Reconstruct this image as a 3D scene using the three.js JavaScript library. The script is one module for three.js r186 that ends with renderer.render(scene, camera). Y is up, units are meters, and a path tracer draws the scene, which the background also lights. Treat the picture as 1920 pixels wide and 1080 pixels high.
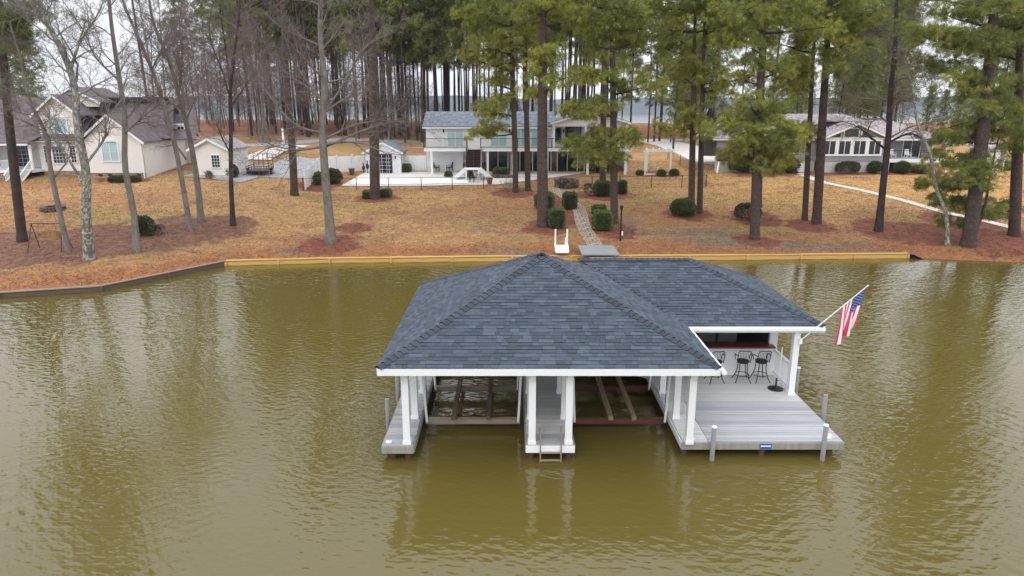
import * as THREE from 'three';
import { mergeGeometries } from 'three/addons/utils/BufferGeometryUtils.js';

// ---------------------------------------------------------------- camera, sky, sun, exposure
const F = 1300, PITCH = 14.7 * Math.PI / 180, EYE = 10;            // focal length in photo pixels, tilt, height over the lake
const camera = new THREE.PerspectiveCamera(2 * Math.atan(540 / F) * 180 / Math.PI, 1920 / 1080, 0.1, 4000);
camera.position.set(0, EYE, 0); camera.rotation.x = -PITCH;
const renderer = new THREE.WebGLRenderer({ antialias: true });
renderer.toneMapping = THREE.LinearToneMapping; renderer.toneMappingExposure = 0.95;
renderer.shadowMap.enabled = true;
const scene = new THREE.Scene();
let seed = 7;
const rnd = () => { seed = (seed + 0x6D2B79F5) | 0; let t = Math.imul(seed ^ (seed >>> 15), 1 | seed); t = (t + Math.imul(t ^ (t >>> 7), 61 | t)) ^ t; return ((t ^ (t >>> 14)) >>> 0) / 4294967296; };
const rr = (a, b) => a + (b - a) * rnd();
const hash2 = (x, y) => { let h = Math.imul(x | 0, 374761393) + Math.imul(y | 0, 668265263); h = Math.imul(h ^ (h >>> 13), 1274126177); return ((h ^ (h >>> 16)) >>> 0) / 4294967296; };
function vn(x, y) { const xi = Math.floor(x), yi = Math.floor(y), u = x - xi, v = y - yi, a = u * u * (3 - 2 * u), b = v * v * (3 - 2 * v); const p = hash2(xi, yi), q = hash2(xi + 1, yi), r = hash2(xi, yi + 1), s = hash2(xi + 1, yi + 1); return p + (q - p) * a + (r - p) * b + (p - q - r + s) * a * b; }
const fbm = (x, y, n = 4) => { let s = 0, a = 0.5, t = 0; for (let i = 0; i < n; i++) { s += a * vn(x, y); t += a; a *= 0.5; x = x * 2.03 + 17.1; y = y * 2.03 + 9.7; } return s / t; };
const sm = (a, b, x) => { const t = Math.min(1, Math.max(0, (x - a) / (b - a))); return t * t * (3 - 2 * t); };
const lin = (c) => { c /= 255; return c <= 0.04045 ? c / 12.92 : Math.pow((c + 0.055) / 1.055, 2.4); };
{ // overcast sky: bright thin cloud, a little brighter overhead
  const W = 512, H = 256, a = new Float32Array(W * H * 4);
  for (let y = 0; y < H; y++) for (let x = 0; x < W; x++) {
    const el = (y + 0.5) / H * Math.PI - Math.PI / 2, az = (x + 0.5) / W * Math.PI * 2, up = Math.max(0, Math.sin(el));
    const cx = Math.cos(az) * Math.cos(el), cz = Math.sin(az) * Math.cos(el), q = 1 / (0.25 + up);
    const n = fbm(cx * q * 1.6 + 31, cz * q * 1.6 + 57, 5);
    const L = (1.06 + 1.55 * up) * (0.9 + 0.2 * n), o = (y * W + x) * 4;
    a[o] = L * 0.95; a[o + 1] = L * 0.985; a[o + 2] = L * 1.05; a[o + 3] = 1;
  }
  const t = new THREE.DataTexture(a, W, H, THREE.RGBAFormat, THREE.FloatType);
  t.mapping = THREE.EquirectangularReflectionMapping; t.magFilter = THREE.LinearFilter; t.needsUpdate = true;
  scene.background = t; scene.environment = t;
}
const sun = new THREE.DirectionalLight(0xfff4e6, 0.6);
sun.position.set(-30, 90, 40); sun.castShadow = true; sun.shadow.radius = 40;
sun.shadow.camera.left = -90; sun.shadow.camera.right = 90; sun.shadow.camera.top = 90; sun.shadow.camera.bottom = -90; sun.shadow.camera.far = 300;
sun.shadow.mapSize.set(2048, 2048); scene.add(sun, sun.target); sun.target.position.set(0, 0, -50);
scene.fog = new THREE.FogExp2(0xdfe6ee, 0.00012);

// ---------------------------------------------------------------- photo pixel -> place
const V = (x, y, z) => new THREE.Vector3(x, y, z), cT = Math.cos(PITCH), sT = Math.sin(PITCH);
const dirOf = (px, py) => { const b = (540 - py) / F; return V((px - 960) / F, b * cT - sT, -(cT + b * sT)); };
const onLevel = (px, py, h) => { const d = dirOf(px, py); return d.multiplyScalar((h - EYE) / d.y).add(V(0, EYE, 0)); };
const atDepth = (px, py, dep) => { const d = dirOf(px, py); return d.multiplyScalar(-dep / d.z).add(V(0, EYE, 0)); };   // dep: metres straight ahead
const SH = [[-140, 20], [-60, 31], [-27.5, 35.9], [-22.9, 37.3], [-18.5, 43.8], [-12, 44.6], [0, 45.2], [15.8, 45.6], [26.8, 46.1], [29, 45.0], [34, 44], [60, 43], [140, 40]];
const shoreD = (x) => { for (let i = 1; i < SH.length; i++) if (x <= SH[i][0] || i === SH.length - 1) { const [a, b] = SH[i - 1], [c, d] = SH[i]; return b + (d - b) * (x - a) / (c - a); } };
function groundH(x, dep) {
  const e = dep - shoreD(x), s = 0.0695 + 0.016 * sm(-12, -30, x) + 0.004 * sm(10, 30, x);
  const k = 48; let h = 0.34 + s * (e < k ? e : k + (e - k) * 0.3 - 0);
  if (e > 130) h = 0.34 + s * (k + 82 * 0.3);
  const nat = sm(26.9, 28.2, x); h -= nat * 0.5 * (1 - sm(0, 2.6, e));
  h += 0.10 * (fbm(x * 0.12 + 5, dep * 0.12 + 3, 3) - 0.5) * sm(1, 6, e);
  h -= 9 * sm(188, 232, dep);
  return h;
}
function onGround(px, py) { const d = dirOf(px, py); let t = 30, p = 0; for (let i = 0; i < 4000; i++) { t += 0.05 + t * 0.0004; const y = EYE + d.y * t; if (y < groundH(d.x * t, -d.z * t)) { p = t; break; } } if (!p) p = t; return V(d.x * p, groundH(d.x * p, -d.z * p), d.z * p); }

// ---------------------------------------------------------------- helpers
const names = new Map();
function numbered(n) { const k = names.get(n) ?? 0; names.set(n, k + 1); return k ? n + '_' + String(k).padStart(3, '0') : n; }
function boxUV(g) {
  const p = g.attributes.position, n = g.attributes.normal, uv = new Float32Array(p.count * 2);
  for (let i = 0; i < p.count; i++) { const ax = Math.abs(n.getX(i)), ay = Math.abs(n.getY(i)), az = Math.abs(n.getZ(i)); let u, v;
    if (ay >= ax && ay >= az) { u = p.getX(i); v = -p.getZ(i); } else if (ax >= az) { u = p.getZ(i); v = p.getY(i); } else { u = p.getX(i); v = p.getY(i); }
    uv[i * 2] = u; uv[i * 2 + 1] = v; }
  g.setAttribute('uv', new THREE.BufferAttribute(uv, 2)); return g;
}
function strip(g) { for (const k of Object.keys(g.attributes)) if (!['position', 'normal', 'uv'].includes(k)) g.deleteAttribute(k); return g; }
const merge = (l) => l.length === 1 ? l[0] : mergeGeometries(l.map((g) => { g = g.index ? g.toNonIndexed() : g; strip(g); if (!g.attributes.uv) boxUV(g); return g; }));
function mesh(name, geos, mat, parent, label) {
  const g = Array.isArray(geos) ? merge(geos) : geos; if (mat.userData.metres) boxUV(g);
  const m = new THREE.Mesh(g, mat); m.name = parent ? name : numbered(name); m.castShadow = m.receiveShadow = true; (parent ?? scene).add(m); if (label) m.userData.label = label; return m;
}
function tag(o, label, category, group, kind) { if (label) o.userData.label = label; if (category) o.userData.category = category; if (group) o.userData.group = group; if (kind) o.userData.kind = kind; return o; }
function thing(name, pos, label, category, group) { const o = new THREE.Group(); o.name = numbered(name); o.position.copy(pos ?? V(0, 0, 0)); scene.add(o); return tag(o, label, category, group); }
function copyOf(o, label, group) { const c = o.clone(); c.name = numbered(o.name.replace(/_\d{3}$/, '')); c.userData = { ...o.userData }; if (label) c.userData.label = label; if (group) c.userData.group = group; scene.add(c); return c; }
const box = (w, h, d, x = 0, y = 0, z = 0, ry = 0) => { const g = new THREE.BoxGeometry(w, h, d); if (ry) g.rotateY(ry); return g.translate(x, y, z); };       // centred
const bx = (x0, x1, y0, y1, z0, z1) => box(x1 - x0, y1 - y0, z1 - z0, (x0 + x1) / 2, (y0 + y1) / 2, (z0 + z1) / 2);
function beam(p, q, w, h) { const d = q.clone().sub(p), L = d.length(), g = new THREE.BoxGeometry(w, h, L); const m = new THREE.Matrix4().lookAt(p, q, Math.abs(d.y) > 0.99 * L ? V(0, 0, 1) : V(0, 1, 0)); g.applyMatrix4(m); const c = p.clone().add(q).multiplyScalar(0.5); return g.translate(c.x, c.y, c.z); }
function rod(p, q, r0, r1 = r0, n = 8) { const d = q.clone().sub(p), g = new THREE.CylinderGeometry(r1, r0, d.length(), n); g.applyQuaternion(new THREE.Quaternion().setFromUnitVectors(V(0, 1, 0), d.clone().normalize())); const c = p.clone().add(q).multiplyScalar(0.5); return g.translate(c.x, c.y, c.z); }
const tube = (pts, r, n = 6, seg = 24) => new THREE.TubeGeometry(new THREE.CatmullRomCurve3(pts), seg, r, n);
class Buf { // growing triangle soup with normals, for trunks, branches and clipped slabs
  constructor() { this.p = []; this.n = []; this.i = []; this.c = []; }
  ring(c, a, b, r, k) { const o = this.p.length / 3; for (let j = 0; j < k; j++) { const t = j / k * Math.PI * 2, x = Math.cos(t), y = Math.sin(t), nx = a.x * x + b.x * y, ny = a.y * x + b.y * y, nz = a.z * x + b.z * y; this.p.push(c.x + nx * r, c.y + ny * r, c.z + nz * r); this.n.push(nx, ny, nz); } return o; }
  limb(pts, rad, k) { let prev = -1; const t = V(0, 0, 0), a = V(0, 0, 0), b = V(0, 0, 0); for (let i = 0; i < pts.length; i++) { t.copy(pts[Math.min(i + 1, pts.length - 1)]).sub(pts[Math.max(i - 1, 0)]).normalize(); a.set(0, 0, 1).cross(t); if (a.lengthSq() < 0.05) a.set(1, 0, 0).cross(t); a.normalize(); b.crossVectors(t, a); const o = this.ring(pts[i], a, b, rad[i], k); if (prev >= 0) for (let j = 0; j < k; j++) { const j2 = (j + 1) % k; this.i.push(prev + j, prev + j2, o + j, prev + j2, o + j2, o + j); } prev = o; } }
  poly(v, col) { const n = v[1].clone().sub(v[0]).cross(v[2].clone().sub(v[0])).normalize(), o = this.p.length / 3; for (const q of v) { this.p.push(q.x, q.y, q.z); this.n.push(n.x, n.y, n.z); if (col) this.c.push(...col); } for (let j = 2; j < v.length; j++) this.i.push(o, o + j - 1, o + j); }
  geo() { const g = new THREE.BufferGeometry(); g.setAttribute('position', new THREE.Float32BufferAttribute(this.p, 3)); g.setAttribute('normal', new THREE.Float32BufferAttribute(this.n, 3)); if (this.c.length) g.setAttribute('color', new THREE.Float32BufferAttribute(this.c, 3)); g.setIndex(this.i); return g; }
}

// ---------------------------------------------------------------- materials
function tex(w, h, sx, sy, fn) { // colour texture, fn(u,v in metres)->[r,g,b] sRGB 0..255, size sx x sy metres
  const a = new Uint8Array(w * h * 4); for (let y = 0; y < h; y++) for (let x = 0; x < w; x++) { const c = fn(x / w * sx, y / h * sy, x, y), o = (y * w + x) * 4; for (let k = 0; k < 3; k++) a[o + k] = Math.max(0, Math.min(255, c[k])); a[o + 3] = 255; }
  const t = new THREE.DataTexture(a, w, h); t.colorSpace = THREE.SRGBColorSpace; t.magFilter = THREE.LinearFilter; t.wrapS = t.wrapT = THREE.RepeatWrapping; t.repeat.set(1 / sx, 1 / sy); t.needsUpdate = true; return t;
}
const wrapN = (x, y, P, Q, n) => { const a = x / P, b = y / Q; return fbm(x, y, n) * (1 - a) * (1 - b) + fbm(x - P, y, n) * a * (1 - b) + fbm(x, y - Q, n) * (1 - a) * b + fbm(x - P, y - Q, n) * a * b; };
const mat = (c, o = {}) => { const m = new THREE.MeshStandardMaterial({ roughness: 0.8, ...o }); if (Array.isArray(c)) m.color.setRGB(...c.map(lin)); else if (c) { m.map = c; m.userData.metres = true; } return m; };
const grain = (base, amp, fx, fy, S = 2) => tex(256, 256, S, S, (u, v) => { const n = wrapN(u * fx, v * fy, S * fx, S * fy, 4) - 0.5, s = hash2(u * 1000, v * 1000) - 0.5; return base.map((b) => b * (1 + amp * n * 2 + 0.10 * s)); });
const M = {
  white: mat(grain([236, 237, 238], 0.03, 1.5, 1.5), { roughness: 0.55 }),
  bark: mat(tex(256, 512, 0.8, 1.6, (u, v) => { const n = wrapN(u * 14, v * 4, 0.8 * 14, 1.6 * 4, 3), c = Math.pow(Math.abs(n - 0.5) * 2, 0.6), k = 0.55 + 0.6 * c; return [104 * k, 86 * k, 80 * k]; }), { roughness: 0.95 }),
  barkGrey: mat(tex(256, 512, 0.8, 1.6, (u, v) => { const n = wrapN(u * 9, v * 3, 7.2, 4.8, 4), k = 0.6 + 0.75 * n; return [122 * k, 114 * k, 108 * k]; }), { roughness: 0.95 }),
  barkPale: mat(tex(256, 512, 0.8, 1.6, (u, v) => { const n = wrapN(u * 16, v * 9, 12.8, 14.4, 4), g = sm(0.4, 0.62, n), k = 0.75 + 0.4 * n; return [(112 + 52 * g) * k, (108 + 58 * g) * k, (100 + 52 * g) * k]; }), { roughness: 0.95 }),
  barkDark: mat(tex(256, 512, 0.8, 1.6, (u, v) => { const n = wrapN(u * 12, v * 4, 9.6, 6.4, 3), k = 0.5 + 0.7 * n; return [78 * k, 64 * k, 60 * k]; }), { roughness: 0.95 }),
  twig: mat([118, 108, 102], { roughness: 0.95 }), twigPale: mat([132, 126, 118], { roughness: 0.95 }), twigFar: mat([112, 100, 98], { roughness: 0.95 }), twigRed: mat([116, 94, 92], { roughness: 0.95 }),
  deckGrey: [0, 1, 2, 3].map((i) => mat(grain([[156, 157, 160], [162, 163, 166], [148, 149, 153], [167, 167, 168]][i], 0.16, 0.7, 14), { roughness: 0.85 })),
  deckPaint: [0, 1, 2].map((i) => mat(grain([[192, 192, 190], [198, 197, 194], [186, 186, 185]][i], 0.05, 0.8, 10), { roughness: 0.6 })),
  oldWood: mat(grain([150, 146, 138], 0.22, 10, 1), { roughness: 0.9 }),
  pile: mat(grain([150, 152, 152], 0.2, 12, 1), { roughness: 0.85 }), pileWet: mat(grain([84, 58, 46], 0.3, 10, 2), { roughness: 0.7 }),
  steel: mat(grain([150, 134, 118], 0.15, 3, 3), { roughness: 0.6 }), rust: mat(grain([98, 58, 50], 0.25, 4, 4), { roughness: 0.8 }), bunk: mat(grain([142, 122, 92], 0.2, 12, 1), { roughness: 0.9 }),
  yellowWood: mat(grain([198, 160, 92], 0.3, 0.6, 9), { roughness: 0.8 }), darkWood: mat(grain([92, 78, 66], 0.25, 0.6, 9), { roughness: 0.85 }), darkCap: mat(grain([138, 122, 106], 0.2, 0.6, 9), { roughness: 0.85 }),
  black: mat([28, 28, 31], { roughness: 0.5 }), iron: mat([38, 38, 41], { roughness: 0.45, metalness: 0.3 }), counter: mat(grain([98, 52, 36], 0.2, 1, 12), { roughness: 0.4 }),
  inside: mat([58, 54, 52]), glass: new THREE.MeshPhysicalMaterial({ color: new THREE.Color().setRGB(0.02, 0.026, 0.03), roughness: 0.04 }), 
  curtain: mat(grain([176, 202, 204], 0.05, 12, 0.5), { roughness: 0.9 }), sheer: new THREE.MeshPhysicalMaterial({ color: 0xffffff, roughness: 0.03, transmission: 1, thickness: 0 }),
  siding: mat(grain([230, 226, 220], 0.04, 1, 1), { roughness: 0.7 }), sidingWhite: mat(grain([232, 231, 232], 0.03, 1, 1), { roughness: 0.65 }), sidingGrey: mat(grain([150, 149, 153], 0.06, 1, 1), { roughness: 0.75 }),
  brick: mat(tex(256, 256, 1.28, 1.28, (u, v) => { const r = Math.floor(v / 0.08), f = u + (r % 2) * 0.1, i = Math.floor(f / 0.2), j = (f % 0.2) < 0.012 || (v % 0.08) < 0.012; const k = 0.8 + 0.4 * hash2(i % 6, r); return j ? [170, 160, 150] : [146 * k, 116 * k, 100 * k]; })),
  block: mat(grain([196, 194, 190], 0.08, 2, 2)), 
  roofBrown: mat(tex(256, 256, 2, 2, (u, v) => { const r = Math.floor(v / 0.125), i = Math.floor((u + (r % 2) * 0.14) / 0.25), k = 0.86 + 0.28 * hash2(i % 8, r) + 0.1 * (hash2(u * 900, v * 900) - 0.5); return [98 * k, 89 * k, 90 * k]; }), { roughness: 0.95 }),
  roofGrey: mat(tex(256, 256, 2, 2, (u, v) => { const r = Math.floor(v / 0.125), i = Math.floor((u + (r % 2) * 0.14) / 0.25), k = 0.88 + 0.24 * hash2(i % 8, r) + 0.1 * (hash2(u * 900, v * 900) - 0.5); return [150 * k, 142 * k, 142 * k]; }), { roughness: 0.95 }),
  roofSlate: mat(tex(256, 256, 2, 2, (u, v) => { const r = Math.floor(v / 0.125), i = Math.floor((u + (r % 2) * 0.14) / 0.25), k = 0.86 + 0.28 * hash2(i % 8, r) + 0.1 * (hash2(u * 900, v * 900) - 0.5); return [112 * k, 119 * k, 130 * k]; }), { roughness: 0.95 }),
  concrete: mat(grain([206, 202, 195], 0.08, 1.2, 1.2, 4), { roughness: 0.85 }), concreteWhite: mat(grain([226, 228, 228], 0.05, 1, 1, 4), { roughness: 0.8 }), asphalt: mat(grain([150, 149, 151], 0.12, 1.5, 1.5, 4), { roughness: 0.9 }), plate: mat(grain([142, 146, 150], 0.1, 1, 6), { roughness: 0.6 }),
  paving: mat(tex(256, 256, 1.6, 1.6, (u, v) => { let b = 9, id = 0; const i0 = Math.floor(u / 0.2), j0 = Math.floor(v / 0.2); for (let i = -1; i < 2; i++) for (let j = -1; j < 2; j++) { const I = (i0 + i + 8) % 8, J = (j0 + j + 8) % 8, x = (i0 + i + 0.2 + 0.6 * hash2(I, J)) * 0.2, y = (j0 + j + 0.2 + 0.6 * hash2(J + 50, I)) * 0.2, q = Math.hypot(u - x, v - y); if (q < b) { b = q; id = hash2(I * 7, J * 3); } } const k = (b > 0.1 ? 0.6 : 0.85 + 0.35 * id); return [158 * k, 142 * k, 126 * k]; }), { roughness: 0.9 }),
  stair: mat(grain([74, 50, 42], 0.2, 1, 8)), mulch: mat(grain([128, 66, 44], 0.4, 9, 9), { roughness: 1 }),
  stone: mat(grain([96, 86, 80], 0.35, 5, 5), { roughness: 0.95 }), blue: mat([34, 92, 176], { roughness: 0.4 }),
  hill: mat(grain([84, 92, 98], 0.2, 0.05, 0.05, 40), { roughness: 1 }),
};
function vmat(o = {}) { return new THREE.MeshStandardMaterial({ vertexColors: true, roughness: 0.95, ...o }); }

// ---------------------------------------------------------------- ground, water, hills
const pixBeds = []; // mulch beds: polygons or ellipses in plan, with a colour id
const ell = (px, py, rx, rz, kind = 0) => { const p = onGround(px, py); pixBeds.push({ x: p.x, d: -p.z, rx, rz, kind }); };
ell(620, 460, 2.3, 3.0); ell(664, 428, 1.5, 1.8); ell(707, 372, 2.2, 2.2); ell(1022, 428, 1.9, 2.6); ell(1062, 405, 1.4, 4.0); ell(1045, 380, 1.2, 4.0);
ell(1150, 434, 2.0, 2.6); ell(1112, 420, 1.5, 2.2); ell(1132, 366, 2.9, 2.6); ell(965, 362, 2.4, 2.6); ell(1292, 402, 2.2, 2.6); ell(1416, 452, 1.6, 1.8); ell(1418, 409, 2.2, 3.0); ell(1518, 424, 2.0, 2.2);
ell(1655, 430, 2.4, 3.2); ell(1760, 440, 4.6, 4.0); ell(1870, 450, 4.5, 4.5); ell(1800, 415, 3.0, 3.6); ell(1235, 326, 2.8, 2.2); ell(1560, 325, 7, 1.6); ell(1700, 325, 6, 1.4); ell(1440, 328, 4, 1.6); ell(230, 338, 3.2, 1.2); ell(600, 345, 2.2, 4);
ell(40, 470, 5, 4.2, 1); ell(120, 462, 5, 4.6, 1); ell(200, 450, 5, 5.0, 1); ell(280, 442, 4.6, 4.6, 1); ell(360, 428, 4.2, 4.2, 1); ell(420, 420, 2.4, 2.6, 1); ell(-60, 470, 6, 5, 1);
function bedAt(x, d) { let m = 0, k = 0; const w = (fbm(x * 1.1, d * 1.1, 4) - 0.5) * 0.7 + (hash2(Math.floor(x * 9), Math.floor(d * 9)) - 0.5) * 0.16; for (const b of pixBeds) { const q = Math.hypot((x - b.x) / b.rx, (d - b.d) / b.rz) + w, s = 1 - sm(0.8, 1.06, q); if (s > m) { m = s; k = b.kind; } } return [m, k]; }
function lawn(x, d) {
  const e = d - shoreD(x), big = fbm(x * 0.09 + 3, d * 0.12 + 8, 4), mid = fbm(x * 0.45 + 40, d * 0.6, 4), fine = fbm(x * 3.2, d * 3.2, 3), sp = hash2(Math.floor(x * 13), Math.floor(d * 13));
  const gold = sm(8, 26, x) * sm(54, 66, d), mixc = (a, b, t) => a.map((v, i) => v + (b[i] - v) * t);
  let c = mixc([168, 124, 82], [180, 140, 92], sm(0.3, 0.7, big)); c = mixc(c, [200, 156, 94], gold * 0.85);
  const green = sm(0.54, 0.68, fbm(x * 0.16 + 90, d * 0.25 + 11, 4)) * (1 - gold * 0.8) * sm(1.5, 5, e); c = mixc(c, [150, 136, 74], green * 0.45);
  c = mixc(c, [150, 106, 76], sm(0.52, 0.72, mid) * 0.5); c = mixc(c, [156, 96, 58], (1 - sm(1.5, 4.5, e)) * 0.6);
  const bare = sm(0.62, 0.72, fbm(x * 0.2 + 200, d * 0.5 + 40, 4)) * (1 - sm(5, 10, e)); c = mixc(c, [128, 112, 98], bare * 0.8);
  const [m, k] = bedAt(x, d); if (m > 0) { const bc = k ? mixc([104, 68, 54], [134, 94, 74], fine) : mixc([112, 60, 42], [142, 84, 60], fine); c = mixc(c, bc, m * (k ? 0.88 : 0.94)); }
  const far = sm(112, 126, d); if (far > 0) c = mixc(c, [150, 84, 56], far * (0.5 + 0.5 * sm(0.4, 0.6, mid)));
  const g = 0.74 + 0.30 * fine + 0.16 * (sp - 0.5); return c.map((v) => v * g);
}
function groundTex(x0, x1, d0, d1, w, h) { const t = tex(w, h, 1, 1, (u, v) => lawn(x0 + u * (x1 - x0), d0 + v * (d1 - d0))); t.wrapS = t.wrapT = THREE.ClampToEdgeWrapping; return t; }
function groundMesh(xs, ds, rect, w, h) {
  const p = [], uv = [], ix = [], nx = xs.length, nd = ds.length;
  for (let j = 0; j < nd; j++) for (let i = 0; i < nx; i++) { const x = xs[i], s = shoreD(x), d = ds[j] < 106 ? s + (ds[j] - 34) / (106 - 34) * (106 - s) : ds[j]; p.push(x, groundH(x, d), -d); uv.push((x - rect[0]) / (rect[1] - rect[0]), (d - rect[2]) / (rect[3] - rect[2])); }
  for (let j = 0; j < nd - 1; j++) for (let i = 0; i < nx - 1; i++) { const a = j * nx + i; ix.push(a, a + 1, a + nx, a + 1, a + nx + 1, a + nx); }
  const g = new THREE.BufferGeometry(); g.setAttribute('position', new THREE.Float32BufferAttribute(p, 3)); g.setAttribute('uv', new THREE.Float32BufferAttribute(uv, 2)); g.setIndex(ix); g.computeVertexNormals();
  const bt = tex(256, 256, 1, 1, (u, v) => { const n = 255 * wrapN(u * 40, v * 40, 40, 40, 3); return [n, n, n]; }); bt.colorSpace = THREE.NoColorSpace; bt.repeat.set((rect[1] - rect[0]) / 4, (rect[3] - rect[2]) / 4);
  const m = new THREE.MeshStandardMaterial({ map: groundTex(...rect, w, h), roughness: 1, bumpMap: bt, bumpScale: 0.05 });
  const o = mesh('ground', g, m); o.userData = { kind: 'structure', label: 'dormant tan lawn rising from the lake' }; return o;
}
const range = (a, b, s) => { const r = []; for (let v = a; v < b - 1e-6; v += s) r.push(v); r.push(b); return r; };
groundMesh([...SH.map((s) => s[0]).filter((x) => x > -80 && x < 80), ...range(-80, 80, 0.8)].sort((a, b) => a - b), range(34, 106, 0.8), [-80, 80, 30, 106], 1792, 854);
groundMesh(range(-240, 240, 4), range(106, 250, 3), [-240, 240, 106, 250], 1024, 384).userData.label = 'leaf-strewn red ground under the far wood';
{ // lake: murky olive water with wind ripples, sheltered and smoother in front of the dock
  const W = 2048, H = 1344, X0 = -31, X1 = 31, D0 = 9, D1 = 49.7, a = new Float32Array(W * H), waves = [];
  for (let i = 0; i < 32; i++) { const L = 0.14 * Math.pow(11, Math.pow(rnd(), 1.4)), th = (rnd() + rnd() - 1) * 1.15 + 0.12, k = 2 * Math.PI / L; waves.push([k * Math.sin(th), k * Math.cos(th), rr(0, 6.28), 0.0052 * Math.pow(L, 0.95)]); }
  for (let y = 0; y < H; y++) for (let x = 0; x < W; x++) {
    const X = X0 + x / W * (X1 - X0), D = D0 + y / H * (D1 - D0); let s = 0;
    const wx = X + 0.5 * vn(X * 0.6, D * 0.6) + 0.12 * vn(X * 2.7, D * 2.7), wd = D + 0.5 * vn(X * 0.6 + 70, D * 0.6) + 0.12 * vn(X * 2.7 + 30, D * 2.7);
    for (const w of waves) s += w[3] * Math.sin(w[0] * wx + w[1] * wd + w[2]);
    const calm = 1 - 0.72 * sm(7.5, 3.0, Math.hypot((X - 3.5) / 1.4, (D - 15.8) / 0.75)) ; const patch = 0.25 + 1.5 * sm(0.3, 0.7, fbm(X * 0.12 + 4, D * 0.2, 3));
    a[y * W + x] = 0.5 + s * calm * patch * 0.85;
  }
  const rgba = new Float32Array(W * H * 4); for (let i = 0; i < W * H; i++) { rgba[i * 4] = rgba[i * 4 + 1] = rgba[i * 4 + 2] = a[i]; rgba[i * 4 + 3] = 1; }
  const t = new THREE.DataTexture(rgba, W, H, THREE.RGBAFormat, THREE.FloatType); t.magFilter = THREE.LinearFilter; t.wrapS = t.wrapT = THREE.MirroredRepeatWrapping; t.needsUpdate = true;
  const wm = new THREE.MeshPhysicalMaterial({ color: new THREE.Color().setRGB(0.108, 0.083, 0.020), roughness: 0.02, ior: 1.45, bumpMap: t, bumpScale: 0.25 });
  const NT = 1024, TL = 7, nd = new Uint8Array(NT * NT * 4), fw = []; for (let i = 0; i < 46; i++) { const L = 0.09 * Math.pow(4.5, rnd()), th = (rnd() + rnd() - 1) * 1.0 + 0.15, kx = Math.round(TL / L * Math.sin(th)), kd = Math.round(TL / L * Math.cos(th)); fw.push([kx, kd, rr(0, 6.283), 0.0070]); }
  const sinT = Float32Array.from({ length: 4096 }, (_, i) => Math.sin(i / 4096 * 2 * Math.PI));
  for (let y = 0; y < NT; y++) for (let x = 0; x < NT; x++) { let sx = 0, sd = 0; for (const w of fw) { const c = sinT[((w[0] * x + w[1] * y) * 4 + Math.floor(w[2] * 652) + 8192000) & 4095] * w[3], l = Math.hypot(w[0], w[1]); sx += c * w[0] / l; sd += c * w[1] / l; } const m = Math.hypot(sx, sd, 1), o = (y * NT + x) * 4; nd[o] = 127.5 - sx / m * 127.5; nd[o + 1] = 127.5 - sd / m * 127.5; nd[o + 2] = 127.5 + 127.5 / m; nd[o + 3] = 255; }
  const nt = new THREE.DataTexture(nd, NT, NT); nt.magFilter = THREE.LinearFilter; nt.wrapS = nt.wrapT = THREE.RepeatWrapping; nt.repeat.set((X1 - X0) / TL, (D1 - D0) / TL); nt.needsUpdate = true; wm.normalMap = nt; wm.normalScale.set(1, 1);
  const g = new THREE.PlaneGeometry(400, 90, 1, 1).rotateX(-Math.PI / 2).translate(0, 0, -15), uv = g.attributes.uv, p = g.attributes.position;
  for (let i = 0; i < 4; i++) uv.setXY(i, (p.getX(i) - X0) / (X1 - X0), (-p.getZ(i) - D0) / (D1 - D0));
  tag(mesh('water', g, wm), 'murky olive lake water with wind ripples', null, null, 'structure');
  const far = new THREE.PlaneGeometry(3000, 1300, 1, 1).rotateX(-Math.PI / 2).translate(0, -0.3, -205 - 650);
  tag(mesh('water', far, new THREE.MeshPhysicalMaterial({ color: new THREE.Color().setRGB(0.10, 0.10, 0.07), roughness: 0.12, ior: 1.33 })), 'open lake beyond the wooded point', null, null, 'structure');
  const hb = new Buf(), N = 160; let top = [], bot = []; for (let i = 0; i <= N; i++) { const x = -1400 + 2800 * i / N; top.push(V(x, 15 + 14 * fbm(i * 0.11, 4, 3) + 2.5 * fbm(i * 1.3, 9, 2), -1090 - 60 * vn(i * 0.2, 3))); bot.push(V(x, -0.5, -1010)); }
  for (let i = 0; i < N; i++) { hb.poly([bot[i], bot[i + 1], top[i + 1], top[i]]); hb.poly([top[i], top[i + 1], top[i + 1].clone().add(V(0, -25, -300)), top[i].clone().add(V(0, -25, -300))]); }
  tag(mesh('hills', hb.geo(), M.hill), 'low wooded hills on the far shore', null, null, 'structure');
}
function drape(name, rows, m, lift, label, kind = 'structure') { // rows of plan points -> sheet lying on the ground
  const p = [], ix = [], n = rows[0].length; for (const r of rows) for (const q of r) p.push(q.x, groundH(q.x, -q.z) + lift, q.z);
  for (let j = 0; j < rows.length - 1; j++) for (let i = 0; i < n - 1; i++) { const a = j * n + i; ix.push(a, a + n, a + 1, a + 1, a + n, a + n + 1); }
  const g = new THREE.BufferGeometry(); g.setAttribute('position', new THREE.Float32BufferAttribute(p, 3)); g.setIndex(ix); g.computeVertexNormals(); if (g.attributes.normal.getY(0) < 0) { g.index.array.reverse(); g.computeVertexNormals(); }
  return tag(mesh(name, g, m), label, null, null, kind);
}
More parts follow.
